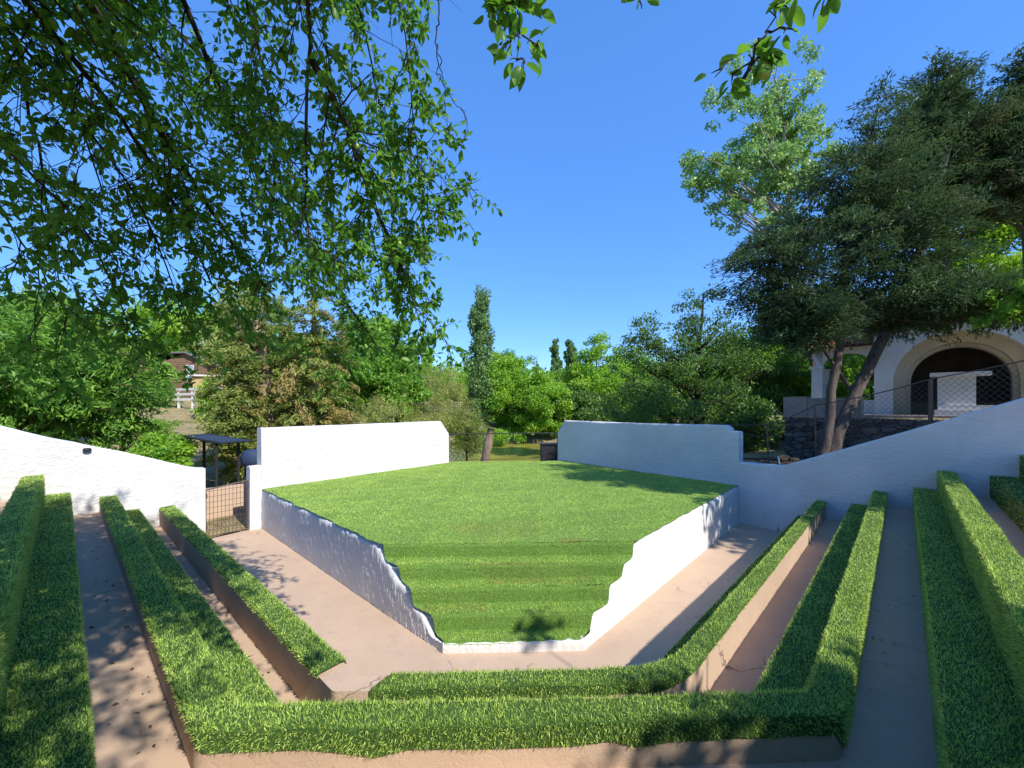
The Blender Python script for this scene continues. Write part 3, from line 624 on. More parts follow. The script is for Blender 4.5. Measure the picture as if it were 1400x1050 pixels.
# small flood lamps on the walls
def lamp(label,O,W,E,t,z):
    r=thing('wall_lamp',label,'lamp','lamps on the white walls'); c=np.array(P3(O,W,t,E,-.05,z)); mb=MB()
    th=np.linspace(-.06,.06,7); ax=np.r_[W,0]; mb.tube([c+ax*x for x in th],[.015,.034,.037,.037,.037,.034,.015],10); mb.build('housing',M['black'],r,smooth=True)
    mb=MB(); bar(mb,c,c+np.r_[E,0]*.08,.015); mb.build('bracket',M['black'],r); setbase(r,c)
lamp('small black lamp just under the sloping top edge of the left wall',Dd,WL,EL,2.99,2.155)
lamp('small black lamp low on the shaded wall at the right frame edge',Cc,WR,ER,4.66,2.14)

# ------------------------------------------------------------------ foliage machinery
def leaves(mb,P,Nrm,Ax,S,asp,tint):
    n=len(P); sd=unit(np.cross(Nrm,Ax)); Ax=unit(Ax); S=np.broadcast_to(S,(n,))[:,None]
    nn=unit(np.cross(Ax,sd))
    V=np.stack([P-Ax*S*.5,P+sd*S*asp*.5+nn*S*.10,P+Ax*S*.5,P-sd*S*asp*.5+nn*S*.10],1)
    i=np.arange(n)*4; mb.add(V.reshape(-1,3),np.stack([i,i+1,i+2,i+3],1),np.repeat(tint,4))
def ball(n):
    d=unit(rng.normal(0,1,(n,3))); return d
def ell(px,py,Y,rx,ry,ryd=None):                    # crown lobe sighted at a distance
    c=at(px,py,Y); k=Y/F; return (*c,rx*k,(ryd if ryd else rx)*k if True else 0,ry*k)
def along(path,f):
    path=np.asarray(path,float); d=np.r_[0,np.cumsum(np.linalg.norm(np.diff(path,axis=0),axis=1))]; x=f*d[-1]
    return np.array([np.interp(x,d,path[:,j]) for j in range(3)]).T
def tree(name,label,cat,group,trunk,rad,lobes,nc,nl,rc,leaf,asp,mat,bark,style='broad',nb=26,flat=.75,shell=.45,dry=0.0,droop=.2,brad=.25,bmin=.12):
    trunk=[np.array(p,float) for p in trunk]; root=thing(name,label,cat,group)
    L=np.array(lobes,float); w=(L[:,3]*L[:,4]*L[:,5])**.7; ix=rng.choice(len(L),nc,p=w/w.sum())
    d=ball(nc); r=rng.random(nc)**shell; C=L[ix,:3]+d*r[:,None]*L[ix,3:]
    out=unit(d/np.maximum(L[ix,3:],.01)); sz=rc*(.55+.9*rng.random(nc)**1.5)
    mb=MB(); tb=MB()
    n=np.maximum(6,rng.poisson(nl*(sz/rc)**2)); k=np.repeat(np.arange(nc),n); N=len(k)
    u=ball(N)*(rng.random(N)**.45)[:,None]
    if style=='spray':                              # long drooping feathery sprays
        ax=unit(out*[1,1,.25]+rng.normal(0,.35,(nc,3))+[0,0,-droop]); sd=unit(np.cross(ax,[0,0,1.])+rng.normal(0,.2,(nc,3))); up=np.cross(sd,ax)
        P=C[k]+ax[k]*(u[:,:1]*1.5*sz[k,None])+sd[k]*(u[:,1:2]*.75*sz[k,None])+up[k]*(u[:,2:]*.34*sz[k,None])
        A=unit(ax[k]+rng.normal(0,.55,(N,3))); Nn=unit(up[k]+rng.normal(0,.5,(N,3)))
    elif style=='up':
        P=C[k]+u*sz[k,None]*[.7,.7,1.3]; A=unit(rng.normal(0,.6,(N,3))+[0,0,.8]); Nn=unit(rng.normal(0,1,(N,3))+out[k]*.8)
    else:
        P=C[k]+u*sz[k,None]*[1,1,flat]; A=rng.normal(0,1,(N,3))+out[k]*.6-[0,0,droop*2]; Nn=unit(rng.normal(0,.75,(N,3))+[0,0,.6]+.35*unit(u))
    ct=rng.normal(0,.16,nc); t=np.clip(.45+ct[k]+.2*rng.normal(0,1,N),0,.92)
    if dry>0: t=np.where((rng.random(nc)<dry)[k]&(rng.random(N)<.75),.97+.03*rng.random(N),t)
    leaves(mb,P,Nn,A,leaf*(.65+.7*rng.random(N)),asp,t)
    mb.build('crown',M[mat],root)
    tp=np.array(trunk); f=np.linspace(0,1,14); pth=along(tp,f); pth[1:-1]+=rng.normal(0,rad*.25,(12,3))*[1,1,.2]
    tb.tube(pth,np.interp(f,[0,.04,.5,1],[rad*1.35,rad,rad*.72,rad*.2]),9)
    for j in rng.permutation(nc)[:nb]:
        c=C[j]; hd=np.hypot(*(c[:2]-tp[0,:2])); zt=np.clip(c[2]-.55*hd-.1*rng.random(),tp[0,2]+bmin*(tp[-1,2]-tp[0,2]),tp[-1,2]*.97+tp[0,2]*.03)
        i=np.argmin(abs(pth[:,2]-zt)); a=pth[i]; m=(a+c)/2+[0,0,.12*np.linalg.norm(c-a)*(-1 if style=='spray' else -.6)]+rng.normal(0,.05,3)*np.linalg.norm(c-a)
        fr_=np.linspace(0,1,7)[:,None]; q_=(1-fr_)**2*a+2*fr_*(1-fr_)*m+fr_**2*c; q_[1:-1]+=rng.normal(0,.012,(5,3))*np.linalg.norm(c-a)
        r0=rad*brad*(1-.7*i/14); tb.tube(q_,np.linspace(r0,r0*.18,7),5)
    tb.build('trunk',M[bark],root,smooth=True)
    setbase(root,trunk[0]); return root
def gz(px,Y): x=(px-CX)/F*Y; return float(hz(np.array([x]),np.array([Y]))[0])
def base(px,Y,dz=-.15): x=(px-CX)/F*Y; return np.array([x,Y,gz(px,Y)+dz])
def simple(name,label,cat,px,top,Y,half,group=None,bot=None,nc=150,nl=150,rc=.5,leaf=.16,asp=.6,mat='green',bark='bark',rad=.18,lob=None,**k):
    b=base(px,Y); zt=at(px,top,Y)[2]; hw=half*Y/F; zb=b[2]+.25*(zt-b[2]) if bot is None else at(px,bot,Y)[2]
    if lob is None:
        c=(zt+zb)/2; ry=(zt-zb)/2; lob=[(b[0],b[1],c,hw*.85,hw*.85,ry*.95)]
        for j in range(5):
            a=6.28*j/5+rng.random(); lob.append((b[0]+.5*hw*math.cos(a),b[1]+.5*hw*math.sin(a),c+ry*rng.uniform(-.45,.4),hw*.5,hw*.5,ry*.42))
        lob.append((b[0]+rng.normal(0,.15)*hw,b[1],c+ry*.62,hw*.45,hw*.45,ry*.38))
    tr=[b,b+[rng.normal(0,.03)*hw,0,(zt-b[2])*.45],[b[0]+rng.normal(0,.1)*hw,b[1],zt-(zt-b[2])*.12]]
    return tree(name,label,cat,group,tr,rad,lob,nc,nl,rc,leaf,asp,mat,bark,**k)

# ------------------------------------------------------------------ trees and shrubs
# left: feathery evergreens on the bank behind the wall
GY='feathery evergreens behind the left wall'
def yew(label,px,top,Y,half,**k): return simple('evergreen_tree',label,'evergreen tree',px,top,Y,half,GY,style='spray',mat=k.pop('mat','yew'),asp=k.pop('asp',.30),leaf=k.pop('leaf',.17),droop=.35,shell=.38,rc=k.pop('rc',.42),dry=k.pop('dry',.03),bark='cedarbark',**k)
yew('broad feathery evergreen filling the left edge above the white wall',25,415,12.5,135,bot=640,nc=330,nl=110)
yew('low spreading evergreen whose fronds reach towards the hillside cabin',128,455,13.5,82,bot=640,nc=210,nl=110)
yew('taller evergreen with yellowish bare twigs at the far left edge',35,392,18,110,bot=560,nc=240,nl=100,mat='green',dry=.12,rc=.6)
yew('dark evergreen outside the left edge, beside the upper wall',-120,380,11,140,bot=640,nc=200,nl=100)
simple('shrub','bright green bushy shrub tucked behind the left wall near the pergola','shrub',222,592,13.2,42,bot=665,nc=60,nl=120,rc=.28,leaf=.11,mat='bright',rad=.04)
simple('shrub','low straw coloured shrub on the dry slope','shrub',300,560,24,30,bot=600,nc=40,nl=90,rc=.4,leaf=.12,asp=.2,mat='straw',rad=.04)
simple('shrub','green tussocky shrub on the dry slope below the white fence','shrub',205,570,25,34,bot=592,nc=50,nl=80,rc=.4,leaf=.14,asp=.3,mat='green',rad=.04)
simple('shrub','leafy bush in front of the hillside cabin','shrub',212,508,36,26,bot=560,nc=60,nl=90,rc=.55,leaf=.2,mat='yew',rad=.06)
simple('shrub','yellow green bush at the right end of the white rail fence','shrub',288,520,32,20,bot=575,nc=50,nl=80,rc=.5,leaf=.18,mat='bright',rad=.06)
# shaggy dying conifers left of the stage
GO='shaggy olive conifers left of the stage'
def shag(label,px,top,Y,half,tr_px,**k):
    b=base(tr_px,Y); zt=at(px,top,Y)[2]; hw=half*Y/F; x=(px-CX)/F*Y; h=zt-b[2]
    lob=[(x,Y,b[2]+h*.42,hw,hw,h*.30),(x,Y,b[2]+h*.70,hw*.72,hw*.72,h*.28),(x,Y,b[2]+h*.22,hw*.8,hw*.8,h*.18)]
    return tree('shaggy_conifer',label,'conifer',GO,[b,[b[0]-.15,b[1],b[2]+h*.4],[x,Y,zt-.4]],k.pop('rad',.24),lob,k.pop('nc',220),k.pop('nl',105),.42,.20,.26,k.pop('mat','olive'),'tanbark','spray',k.pop('nb',30),droop=.45,shell=.36,dry=k.pop('dry',.10))
shag('tall shaggy olive conifer with a thick fibrous leaning trunk',345,372,17,64,372,rad=.34,dry=.06)
shag('shaggy conifer with rust brown dead patches next to the stage wall',432,388,17.5,58,426,dry=.26,mat='olive')
shag('narrow ragged conifer growing over the pergola',328,470,15.5,27,334,nc=100,rad=.15)
shag('pale loose conifer behind the two shaggy ones',385,400,27,50,385,mat='straw',nc=150)
simple('broadleaf_tree','bright round broadleaf tree rising behind the left stage wall','tree',521,424,25,76,'broadleaf trees across the valley',bot=600,nc=230,nl=150,rc=.55,leaf=.20,mat='green')
simple('broadleaf_tree','yellowish tree high on the hillside above the cabin','tree',255,405,60,90,'broadleaf trees across the valley',bot=520,nc=160,nl=110,rc=1.3,leaf=.42,mat='bright')
simple('broadleaf_tree','pale loose tree on the hilltop right of the cabin','tree',330,380,55,70,'broadleaf trees across the valley',bot=540,nc=130,nl=100,rc=1.2,leaf=.36,mat='straw')
simple('broadleaf_tree','dense green tree on the hilltop left of the cabin','tree',150,430,62,70,'broadleaf trees across the valley',bot=540,nc=130,nl=110,rc=1.3,leaf=.42,mat='bright')
simple('broadleaf_tree','green hillside tree behind the far left evergreens','tree',60,400,50,80,'broadleaf trees across the valley',bot=540,nc=130,nl=110,rc=1.2,leaf=.40,mat='straw')
simple('broadleaf_tree','mid green tree filling the gap behind the shaggy conifers','tree',430,455,38,75,'broadleaf trees across the valley',bot=600,nc=170,nl=110,rc=.9,leaf=.28,mat='green')
# dry shrubs and bright locusts in the middle
simple('dry_shrub','tall straw coloured thicket right of the left stage wall','thicket',590,498,26,62,bot=640,nc=230,nl=130,rc=.5,leaf=.16,asp=.18,mat='straw',bark='palebark',rad=.09,nb=60,brad=.5)
simple('dry_shrub','brownish bare branched bush under the tall column poplar','thicket',638,540,25,30,bot=640,nc=110,nl=90,rc=.4,leaf=.14,asp=.2,mat='olive',rad=.07,nb=40,brad=.5)
simple('dry_shrub','low pale brushwood behind the left stage wall top','thicket',535,540,22,60,bot=620,nc=120,nl=100,rc=.4,leaf=.14,asp=.2,mat='straw',bark='palebark',rad=.06,nb=40,brad=.5)
simple('broadleaf_tree','vivid green locust tree just left of the stage gap centre','tree',693,476,48,56,'broadleaf trees across the valley',bot=612,nc=240,nl=150,rc=.85,leaf=.28,mat='bright')
simple('broadleaf_tree','lower lime green locust beside the right stage wall','tree',742,508,45,46,'broadleaf trees across the valley',bot=612,nc=230,nl=160,rc=.75,leaf=.25,mat='bright')
simple('broadleaf_tree','small leafy green bush overhanging the pond by the broken trunk','tree',668,588,44.5,62,'broadleaf trees across the valley',bot=608,nc=110,nl=130,rc=.6,leaf=.22,mat='bright',rad=.06)
simple('broadleaf_tree','dark shaded bush between the lime locust and the poplars','tree',805,535,46,62,'broadleaf trees across the valley',bot=612,nc=170,nl=130,rc=.9,leaf=.28,mat='dark')
simple('broadleaf_tree','low dark thicket of leaves under the left half of the airy tree','tree',880,515,25,60,'broadleaf trees across the valley',bot=640,nc=170,nl=110,rc=.5,leaf=.17,mat='green')
simple('broadleaf_tree','low yellow green bush seen between the airy tree and its neighbour','tree',985,545,24,60,'broadleaf trees across the valley',bot=640,nc=170,nl=110,rc=.5,leaf=.17,mat='bright')
simple('broadleaf_tree','round sunlit tree right of the twin poplars','tree',818,457,55,50,'broadleaf trees across the valley',bot=600,nc=210,nl=130,rc=.9,leaf=.30,mat='bright')
simple('broadleaf_tree','darker round tree behind the sunlit one on the ridge','tree',862,466,66,56,'broadleaf trees across the valley',bot=600,nc=150,nl=110,rc=1.1,leaf=.38,mat='green')
def col(label,px,top,Y,half,**k):
    b=base(px,Y); zt=at(px,top,Y)[2]; hw=half*Y/F; h=zt-b[2]
    lob=[(b[0]+rng.normal(0,.15)*hw,Y,b[2]+h*(.12+.84*j/9),hw*s,hw*s,h*.075) for j,s in enumerate((.8,.95,1,.95,1,.9,.95,.9,.85,.55))]
    return tree('column_poplar',label,'poplar','column poplars beyond the stage',[b,b+[0,0,h*.5],b+[0,0,h*.97]],.28,lob,k.get('nc',260),k.get('nl',62),hw*.42,k.get('leaf',.26),.65,'column','palebark','up',20,shell=.5)
col('tallest column poplar rising alone into the open sky',657,404,45,17,nc=360)
col('slim dark column poplar, left one of the pair on the ridge',761,466,62,8,nc=150,leaf=.32)
col('broader column poplar, right one of the pair on the ridge',781,464,64,10,nc=170,leaf=.34)
for i,(px,top,Y,half,mt,lb) in enumerate([(560,498,85,60,'green','hazy green tree on the skyline left of the tall poplar'),(610,492,95,45,'bright','pale green tree on the skyline just left of the tall poplar'),(700,500,90,45,'green','rounded skyline tree just right of the tall poplar'),(735,492,105,34,'green','skyline tree left of the twin poplars'),(880,488,80,70,'green','wide skyline tree behind the dark airy tree'),(960,470,70,80,'bright','sunlit tree glimpsed through the dark airy tree'),(480,480,70,70,'bright','sunlit tree on the skyline behind the round broadleaf tree'),(1050,460,60,80,'green','green tree far behind the cedar trunks'),(390,440,75,80,'green','green skyline tree behind the shaggy conifers'),(1150,450,50,70,'bright','bright tree far behind the porch')]):
    simple('skyline_tree',lb,'tree',px,top-13,Y,half*1.15,'trees along the far skyline',bot=610,nc=120,nl=90,rc=1.3 if Y>75 else 1.1,leaf=.42,mat=mt,rad=.25,nb=10)
# far wood closing the valley: reads as one mass
mb=MB(); Pn=26000; th=rng.uniform(-1.25,1.25,Pn); rr=rng.uniform(100,190,Pn); x=rr*np.sin(th); y=rr*np.cos(th); zb=hz(x,y)
k=rng.integers(0,420,Pn); kc=np.stack([rng.uniform(-1.25,1.25,420),rng.uniform(105,185,420)],1); kx=kc[:,1]*np.sin(kc[:,0]); ky=kc[:,1]*np.cos(kc[:,0]); kz=hz(kx,ky); kh=rng.uniform(4.5,8,420)
u=ball(Pn)*(rng.random(Pn)**.4)[:,None]; P=np.stack([kx[k]+u[:,0]*4.5,ky[k]+u[:,1]*4.5,kz[k]+kh[k]*.5+u[:,2]*kh[k]*.55],1)
leaves(mb,P,unit(rng.normal(0,.8,(Pn,3))+[0,0,.6]),rng.normal(0,1,(Pn,3)),1.3,.7,np.clip(.4+.2*rng.normal(0,1,420)[k]+.15*rng.normal(0,1,Pn),0,.9))
tag(mb.build('far_wood',M['green']),'distant green wood closing off the valley','wood',kind='stuff')
# broken trunk leaning over the pond
mb=MB(); a=at(662,630,18); pts=[[a[0]-.05,18,-1.2],[a[0],18,.5],[a[0]+.16,18.0,1.2],[a[0]+.30,18,1.98]]; mb.tube(along(pts,np.linspace(0,1,12))+rng.normal(0,.012,(12,3)),np.linspace(.24,.15,12)*(1+.12*rng.normal(0,1,12)),11)
mb.tube([[a[0]+.2,18,1.4],[a[0]+.02,17.95,1.62],[a[0]-.02,17.95,1.8]],[.07,.05,.03],7)
tag(mb.build('broken_trunk',M['tanbark'],smooth=True),'broken pale tree trunk leaning behind the railing','tree stump')
# right side
GA='dark cedars over the right wall'
def limbtree(): pass
b=base(940,19.5); k=19.5/F
lob=[ell(905,505,19.5,78,62),ell(975,500,20,85,62),ell(955,440,19.5,45,48),ell(885,470,19,30,40),ell(1040,520,20,60,50),ell(1000,470,20,50,40),ell(930,555,19,110,35)]
tree('airy_tree','dark airy tree with a visible upright trunk above the right stage wall','tree',None,[b,at(955,560,19.5),at(957,480,19.5),at(962,400,19.5)],.17,lob,420,85,.42,.14,.45,'dark','bark',nb=90,shell=.5,brad=.42)
simple('broadleaf_tree','bright leafy tree between the airy tree and the cedar trunks','tree',1075,430,21,75,'broadleaf trees across the valley',bot=640,nc=240,nl=130,rc=.5,leaf=.17,mat='green')
simple('broadleaf_tree','sunlit shrubby tree low behind the notch in the white wall','tree',1020,545,17,50,'broadleaf trees across the valley',bot=650,nc=120,nl=100,rc=.35,leaf=.12,mat='dark',rad=.07,nb=50)
simple('broadleaf_tree','tall bright tree above the arched building at the right edge','tree',1370,285,23,110,'broadleaf trees across the valley',bot=470,nc=300,nl=140,rc=.6,leaf=.2,mat='bright')
simple('broadleaf_tree','leafy tree behind the porch and cedar trunks','tree',1190,400,26,80,'broadleaf trees across the valley',bot=600,nc=220,nl=130,rc=.6,leaf=.2,mat='green')
# silver poplar
b=base(1100,23); Yp=23
lob=[ell(1040,185,Yp,62,60),ell(1000,235,Yp,55,45),ell(960,232,Yp,30,26),ell(1085,150,Yp,45,75),ell(1110,75,Yp,18,34),ell(995,135,Yp,26,48),ell(1060,250,Yp,60,50),ell(1100,230,Yp,45,70),ell(1040,100,Yp,35,45),ell(1010,290,Yp,40,22),ell(1080,320,Yp,60,40)]
tree('silver_poplar','tall silvery poplar with pale forked limbs against the sky','poplar',None,[b,at(1090,420,Yp),at(1078,280,Yp),at(1072,190,Yp),at(1060,110,Yp)],.26,lob,300,85,.46,.165,.8,'poplar','palebark',nb=70,shell=.6,brad=.42)
# cedars: two-stemmed one close to the wall, others behind
def cedar(label,stems,lobes,nc,nl,**k):
    return tree('cedar_tree',label,'cedar',GA,stems[0],k.get('rad',.2),lobes,nc,nl,k.get('rc',.46),k.get('leaf',.15),.24,'cedar','cedarbark','spray',k.get('nb',70),shell=.5,droop=.1,dry=.04,brad=.35,bmin=.47)
Y1=12.0
l1=[ell(1090,395,Y1,75,55),ell(1175,330,Y1,110,85),ell(1150,250,Y1,60,70),ell(1195,180,Y1,38,75),ell(1235,335,Y1,85,60),ell(1060,345,Y1,55,35),ell(1040,380,Y1,50,45),ell(1130,440,Y1,70,35),ell(1240,400,Y1,95,30),ell(1205,250,Y1,70,80),]+[ell(1290,418,11.6,75,20),ell(1380,418,11.4,70,20),ell(1235,428,11.7,50,22),ell(1100,425,11.3,50,22),ell(1095,445,11.6,50,38)]*4
ct=cedar('big two stemmed dark cedar leaning over the dry stone wall',[[base(1120,11.4,-.4),at(1135,560,11.6),at(1148,480,11.8),at(1150,400,Y1),at(1165,300,Y1),at(1200,150,Y1)]],l1,900,125,rad=.13)
mb=MB()
pth=[base(1128,11.4,-.4),at(1150,580,11.5),at(1178,520,11.7),at(1205,470,11.9),at(1225,430,12.1),at(1262,330,12.4),at(1300,200,12.6)]
f=along(pth,np.linspace(0,1,18)); mb.tube(f+rng.normal(0,.012,f.shape),np.interp(np.linspace(0,1,18),[0,.08,.6,1],[.25,.165,.12,.035]),10)
for a_,b_,c_ in (((1112,500),(1095,455),(1085,420)),((1165,535),(1120,470),(1100,440)),((1215,450),(1260,440),(1320,428)),((1210,440),(1270,415),(1340,405))):
    mb.tube(along([at(*a_,11.8),at(*b_,11.7),at(*c_,11.6)],np.linspace(0,1,7)),np.linspace(.06,.015,7),6)
s2=mb.build('stem',M['cedarbark'],ct,smooth=True); s2.matrix_parent_inverse=ct.children[0].matrix_parent_inverse.copy()
Y2=19.0
cedar('tall dark cedar behind the leaning one, its top left of the highest',[[base(1300,Y2),at(1292,430,Y2),at(1290,270,Y2),at(1300,110,Y2)]],[ell(1290,150,Y2,40,65),ell(1285,230,Y2,80,70),ell(1270,290,Y2,75,45),ell(1255,180,Y2,35,50)],560,125,rad=.22,leaf=.22,rc=.62)
Y3=18.0
cedar('highest dark cedar cut off by the right edge of the photo',[[base(1420,Y3),at(1410,430,Y3),at(1405,270,Y3),at(1400,80,Y3)]],[ell(1392,120,Y3,30,70),ell(1390,210,Y3,75,75),ell(1405,245,Y3,80,35),ell(1450,200,Y3,90,100)],560,125,rad=.22,leaf=.22,rc=.62)
# trees just out of frame on the right that throw the shade across the stage
tree('broadleaf_tree','leafy shade tree just beyond the right edge of the view','tree','broadleaf trees across the valley',[[11.5,4.3,2.2],[11.5,4.3,6],[11.3,4.4,12]],.2,[(11.3,4.4,8.2,2.0,2.0,2.6),(11.0,4.7,11.2,1.6,1.6,1.9),(11.8,3.6,6.4,1.6,1.6,1.2),(10.4,5.2,9.6,1.3,1.3,1.2)],190,90,.5,.18,.6,'green','bark',nb=30)
tree('broadleaf_tree','leafy shade tree behind the viewer on the right','tree','broadleaf trees across the valley',[[8.2,-4.2,1.8],[8.0,-3.8,4],[6.3,-2.2,6.4]],.16,[(5.9,-1.7,6.2,1.1,1.1,.8),(6.8,-2.6,6.8,1.1,1.1,.9),(4.8,.9,6.1,.2,.2,.16)]+[(4.85,.85,6.1,.12,.12,.12)]*4,130,60,.26,.12,.6,'green','bark',nb=30)
# leafy twig reaching in at the right edge, above the arch
tree('broadleaf_tree','broad leaved branch hanging in front of the arch at the right edge','tree','broadleaf trees across the valley',[[15.5,7.2,2.3],[14.6,8.6,4.6],[14.1,9.4,5.6]],.12,[ell(1390,432,9.8,42,12),ell(1440,400,9.5,70,40)],46,60,.24,.15,.55,'green','bark',nb=20)

# ------------------------------------------------------------------ plum tree overhanging the seats
PL=thing('plum_tree','old plum tree spreading dark drooping branches over the left benches','plum tree')
TB=np.array([-4.6,-1.2,1.78])
mb=MB(); f=along([TB-[0,0,.3],TB+[.05,.05,1.0],TB+[.2,.2,2.0],TB+[.5,.5,2.7]],np.linspace(0,1,14)); mb.tube(f+rng.normal(0,.01,f.shape),np.interp(np.linspace(0,1,14),[0,.12,1],[.30,.21,.15]),12); mb.build('trunk',M['bark'],PL,smooth=True)
top=f[-1]
LV=[[],[],[],[]]
fol=MB(); fruits=[]
def leaf6(P,A,Nn,S,tint):
    n=len(P); A=unit(A); sd=unit(np.cross(Nn,A)); nn=np.cross(A,sd); S=np.asarray(S)[:,None]
    U=[0,.14,.36,.62,.85,1.0]; Wd=[.012,.17,.27,.25,.13,.004]; cv=(.25*rng.normal(0,1,n)-.15)[:,None]
    rows=[]
    for u,w in zip(U,Wd):
        c=P+A*S*u+nn*S*cv*(u*u)
        rows+= [c+sd*S*w+nn*S*w*.5, c, c-sd*S*w+nn*S*w*.5]
    V=np.stack(rows,1); i=(np.arange(n)*18)[:,None]; q=[]
    for r in range(5):
        for k in (0,1): q.append(np.concatenate([i+3*r+k,i+3*r+k+1,i+3*r+k+4,i+3*r+k+3],1))
    fol.add(V.reshape(-1,3),np.concatenate(q),np.repeat(tint,18))
def keep(p):                                         # the crown stops over the left half of the theatre
    return True
def twig(mb,a,dirn,L,r,nleaf,sz,sag=.5):
    n=6; p=[a]; d=unit(dirn)
    for i in range(n-1):
        d=unit(d+rng.normal(0,.16,3)-np.array([0,0,sag*.22])); p.append(p[-1]+d*L/(n-1))
    p=np.array(p); mb.tube(p,np.linspace(r,r*.3,n),4 if r<.006 else 5,cap=False)
    if nleaf>0:
        f=rng.uniform(.12,1.03,nleaf); q_=along(p,np.clip(f,0,1)); dd=unit(p[-1]-p[0])
        A=unit(rng.normal(0,.75,(nleaf,3))+dd*.7-[0,0,.25]); N=unit(rng.normal(0,.6,(nleaf,3))+[0,0,.8])
        q_=q_+A*.012
        leaf6(q_,A,N,sz*(.65+.6*rng.random(nleaf)),np.clip(.45+.22*rng.normal(0,1,nleaf),0,.93)+(rng.random(nleaf)<.012)*.5)
        if rng.random()<.012: fruits.append(q_[0]-[0,0,.03])
    return p
def limb(path,r0,r1,nsec_,seclen=.65,nter=5,nl=9,sz=.056,start=.15,link=None,sag=.5):
    nsec=int(nsec_*(1.9 if nl>=11 else 1.0)) if nsec_>25 else nsec_
    path=np.array(path,float)
    full=np.concatenate([np.array(link,float),path]) if link is not None else path
    # smooth the sighted points with a spline-like resample
    fr=np.linspace(0,1,34); s=along(full,fr); ker=np.array([1,2,3,2,1])/9.; sm=s.copy()
    for j in range(3): sm[2:-2,j]=np.convolve(s[:,j],ker,'valid')
    sm[2:-2]+=rng.normal(0,.008,sm[2:-2].shape)
    mb=MB(); mb.tube(sm,np.linspace(r0,r1,len(sm)),8)
    for i in range(nsec):
        f=start+(1-start)*rng.random()**.85; a=along(sm,np.array([f]))[0]; tg=unit(along(sm,np.array([min(1,f+.03)]))[0]-along(sm,np.array([f-.03]))[0])
        d=tg*.55+unit(rng.normal(0,1,3))*.75-[0,0,.18]
        L=seclen*(.5+rng.random()*.8); r=max(.004,(r0+(r1-r0)*f)*.35)
        p=twig(mb,a,d,L,min(r,.011),0,sz,sag)
        for j in range(nter):
            g=.2+.8*rng.random(); b_=along(p,np.array([g]))[0]; twig(mb,b_,unit(p[-1]-p[0])*.6+unit(rng.normal(0,1,3))*.8-[0,0,.1],(.16+.34*rng.random())*min(seclen,.7),.0032,nl,sz,sag)
    mb.build('limb',M['bark'],PL,smooth=True)
    return sm
bough=[top,(-3.3,1.0,5.4)]
W=lambda *q:[at(px,py,Y) for px,py,Y in q]
limb(W((95,-60,2.5),(160,70,2.9),(230,200,3.2),(290,290,3.6),(325,350,3.9),(375,405,4.2)),.062,.008,62,link=[top,(-3.4,.9,5.6)],start=.25)
limb(W((40,-20,2.7),(75,60,2.9),(130,110,3.0),(200,210,3.25),(250,300,3.45),(290,390,3.7)),.05,.007,56,link=[top,(-3.9,1.2,5.6)],start=.25)
limb(W((420,-60,2.4),(427,100,2.6),(418,180,2.7),(410,260,2.8),(425,330,2.9)),.034,.006,34,link=[top,(-2.6,1.0,5.9),(-1.6,1.8,5.9)],start=.5)
limb(W((425,80,2.6),(470,160,2.8),(500,250,3.0),(520,300,3.1),(550,370,3.3),(566,415,3.4),(580,435,3.4)),.022,.004,44,start=.03,seclen=.5)
limb(W((545,-50,2.6),(560,90,2.8),(565,200,2.95),(580,290,3.1)),.015,.003,42,link=[top,(-2.4,1.0,6.2),(-1.0,1.9,6.2)],start=.55,seclen=.5)
limb(W((-30,0,2.9),(30,90,3.2),(60,250,3.4),(75,340,3.6),(85,420,3.7)),.028,.004,34,link=[top,(-4.0,1.0,5.4)],start=.3)
limb(W((-60,150,2.5),(40,230,2.7),(100,290,2.85),(145,360,3.0),(170,430,3.15)),.024,.004,30,link=[top,(-4.3,1.0,5.0)],start=.35)
limb(W((-120,100,2.6),(-20,250,2.75),(40,350,2.9),(70,400,3.0),(95,430,3.05)),.022,.004,40,link=[top,(-5.0,1.2,5.0)],start=.35)
limb(W((-60,-40,2.9),(80,120,3.05),(180,260,3.2),(230,360,3.3),(250,440,3.4)),.024,.004,60,link=[top,(-4.6,1.6,5.8)],start=.3,seclen=.8)
limb(W((150,-60,3.6),(260,60,3.8),(370,190,4.1),(450,270,4.3),(510,340,4.5)),.024,.004,70,link=[top,(-3.9,2.0,6.6)],start=.3,seclen=.8)
limb(W((250,-30,3.2),(300,140,3.6),(360,260,4.0),(430,350,4.3),(480,420,4.5),(520,480,4.6)),.042,.006,62,link=[top,(-3.0,1.2,6.2)],start=.25)
limb(W((330,-40,2.9),(360,100,3.1),(380,190,3.3),(372,280,3.5),(368,360,3.7)),.02,.004,44,link=[top,(-2.7,1.2,6.2)],start=.4)
limb(W((480,-60,3.4),(500,60,3.6),(530,190,3.8),(545,300,4.0),(560,380,4.1)),.018,.004,50,link=[top,(-2.4,1.4,6.8)],start=.35,seclen=.6)
limb(W((180,-30,3.6),(200,60,3.8),(260,150,4.0),(300,240,4.2)),.024,.005,44,link=[top,(-3.4,1.6,6.2)],start=.3,seclen=.8)
limb(W((0,-60,2.9),(60,20,3.0),(110,170,3.2),(140,260,3.3)),.024,.005,36,link=[top,(-4.2,1.8,6.0)],start=.3,seclen=.8)
limb(W((600,-20,3.0),(597,95,3.0),(612,130,3.0),(632,150,3.0),(642,185,3.0)),.006,.0015,3,start=.6,seclen=.15,nter=1,nl=2)
limb(W((575,200,3.1),(600,240,3.1),(622,258,3.1),(655,260,3.1)),.005,.0015,5,start=.4,seclen=.12,nter=2,nl=4)
limb(W((598,60,3.0),(612,170,3.05),(620,205,3.1)),.004,.0015,4,start=.4,seclen=.12,nter=2,nl=4)
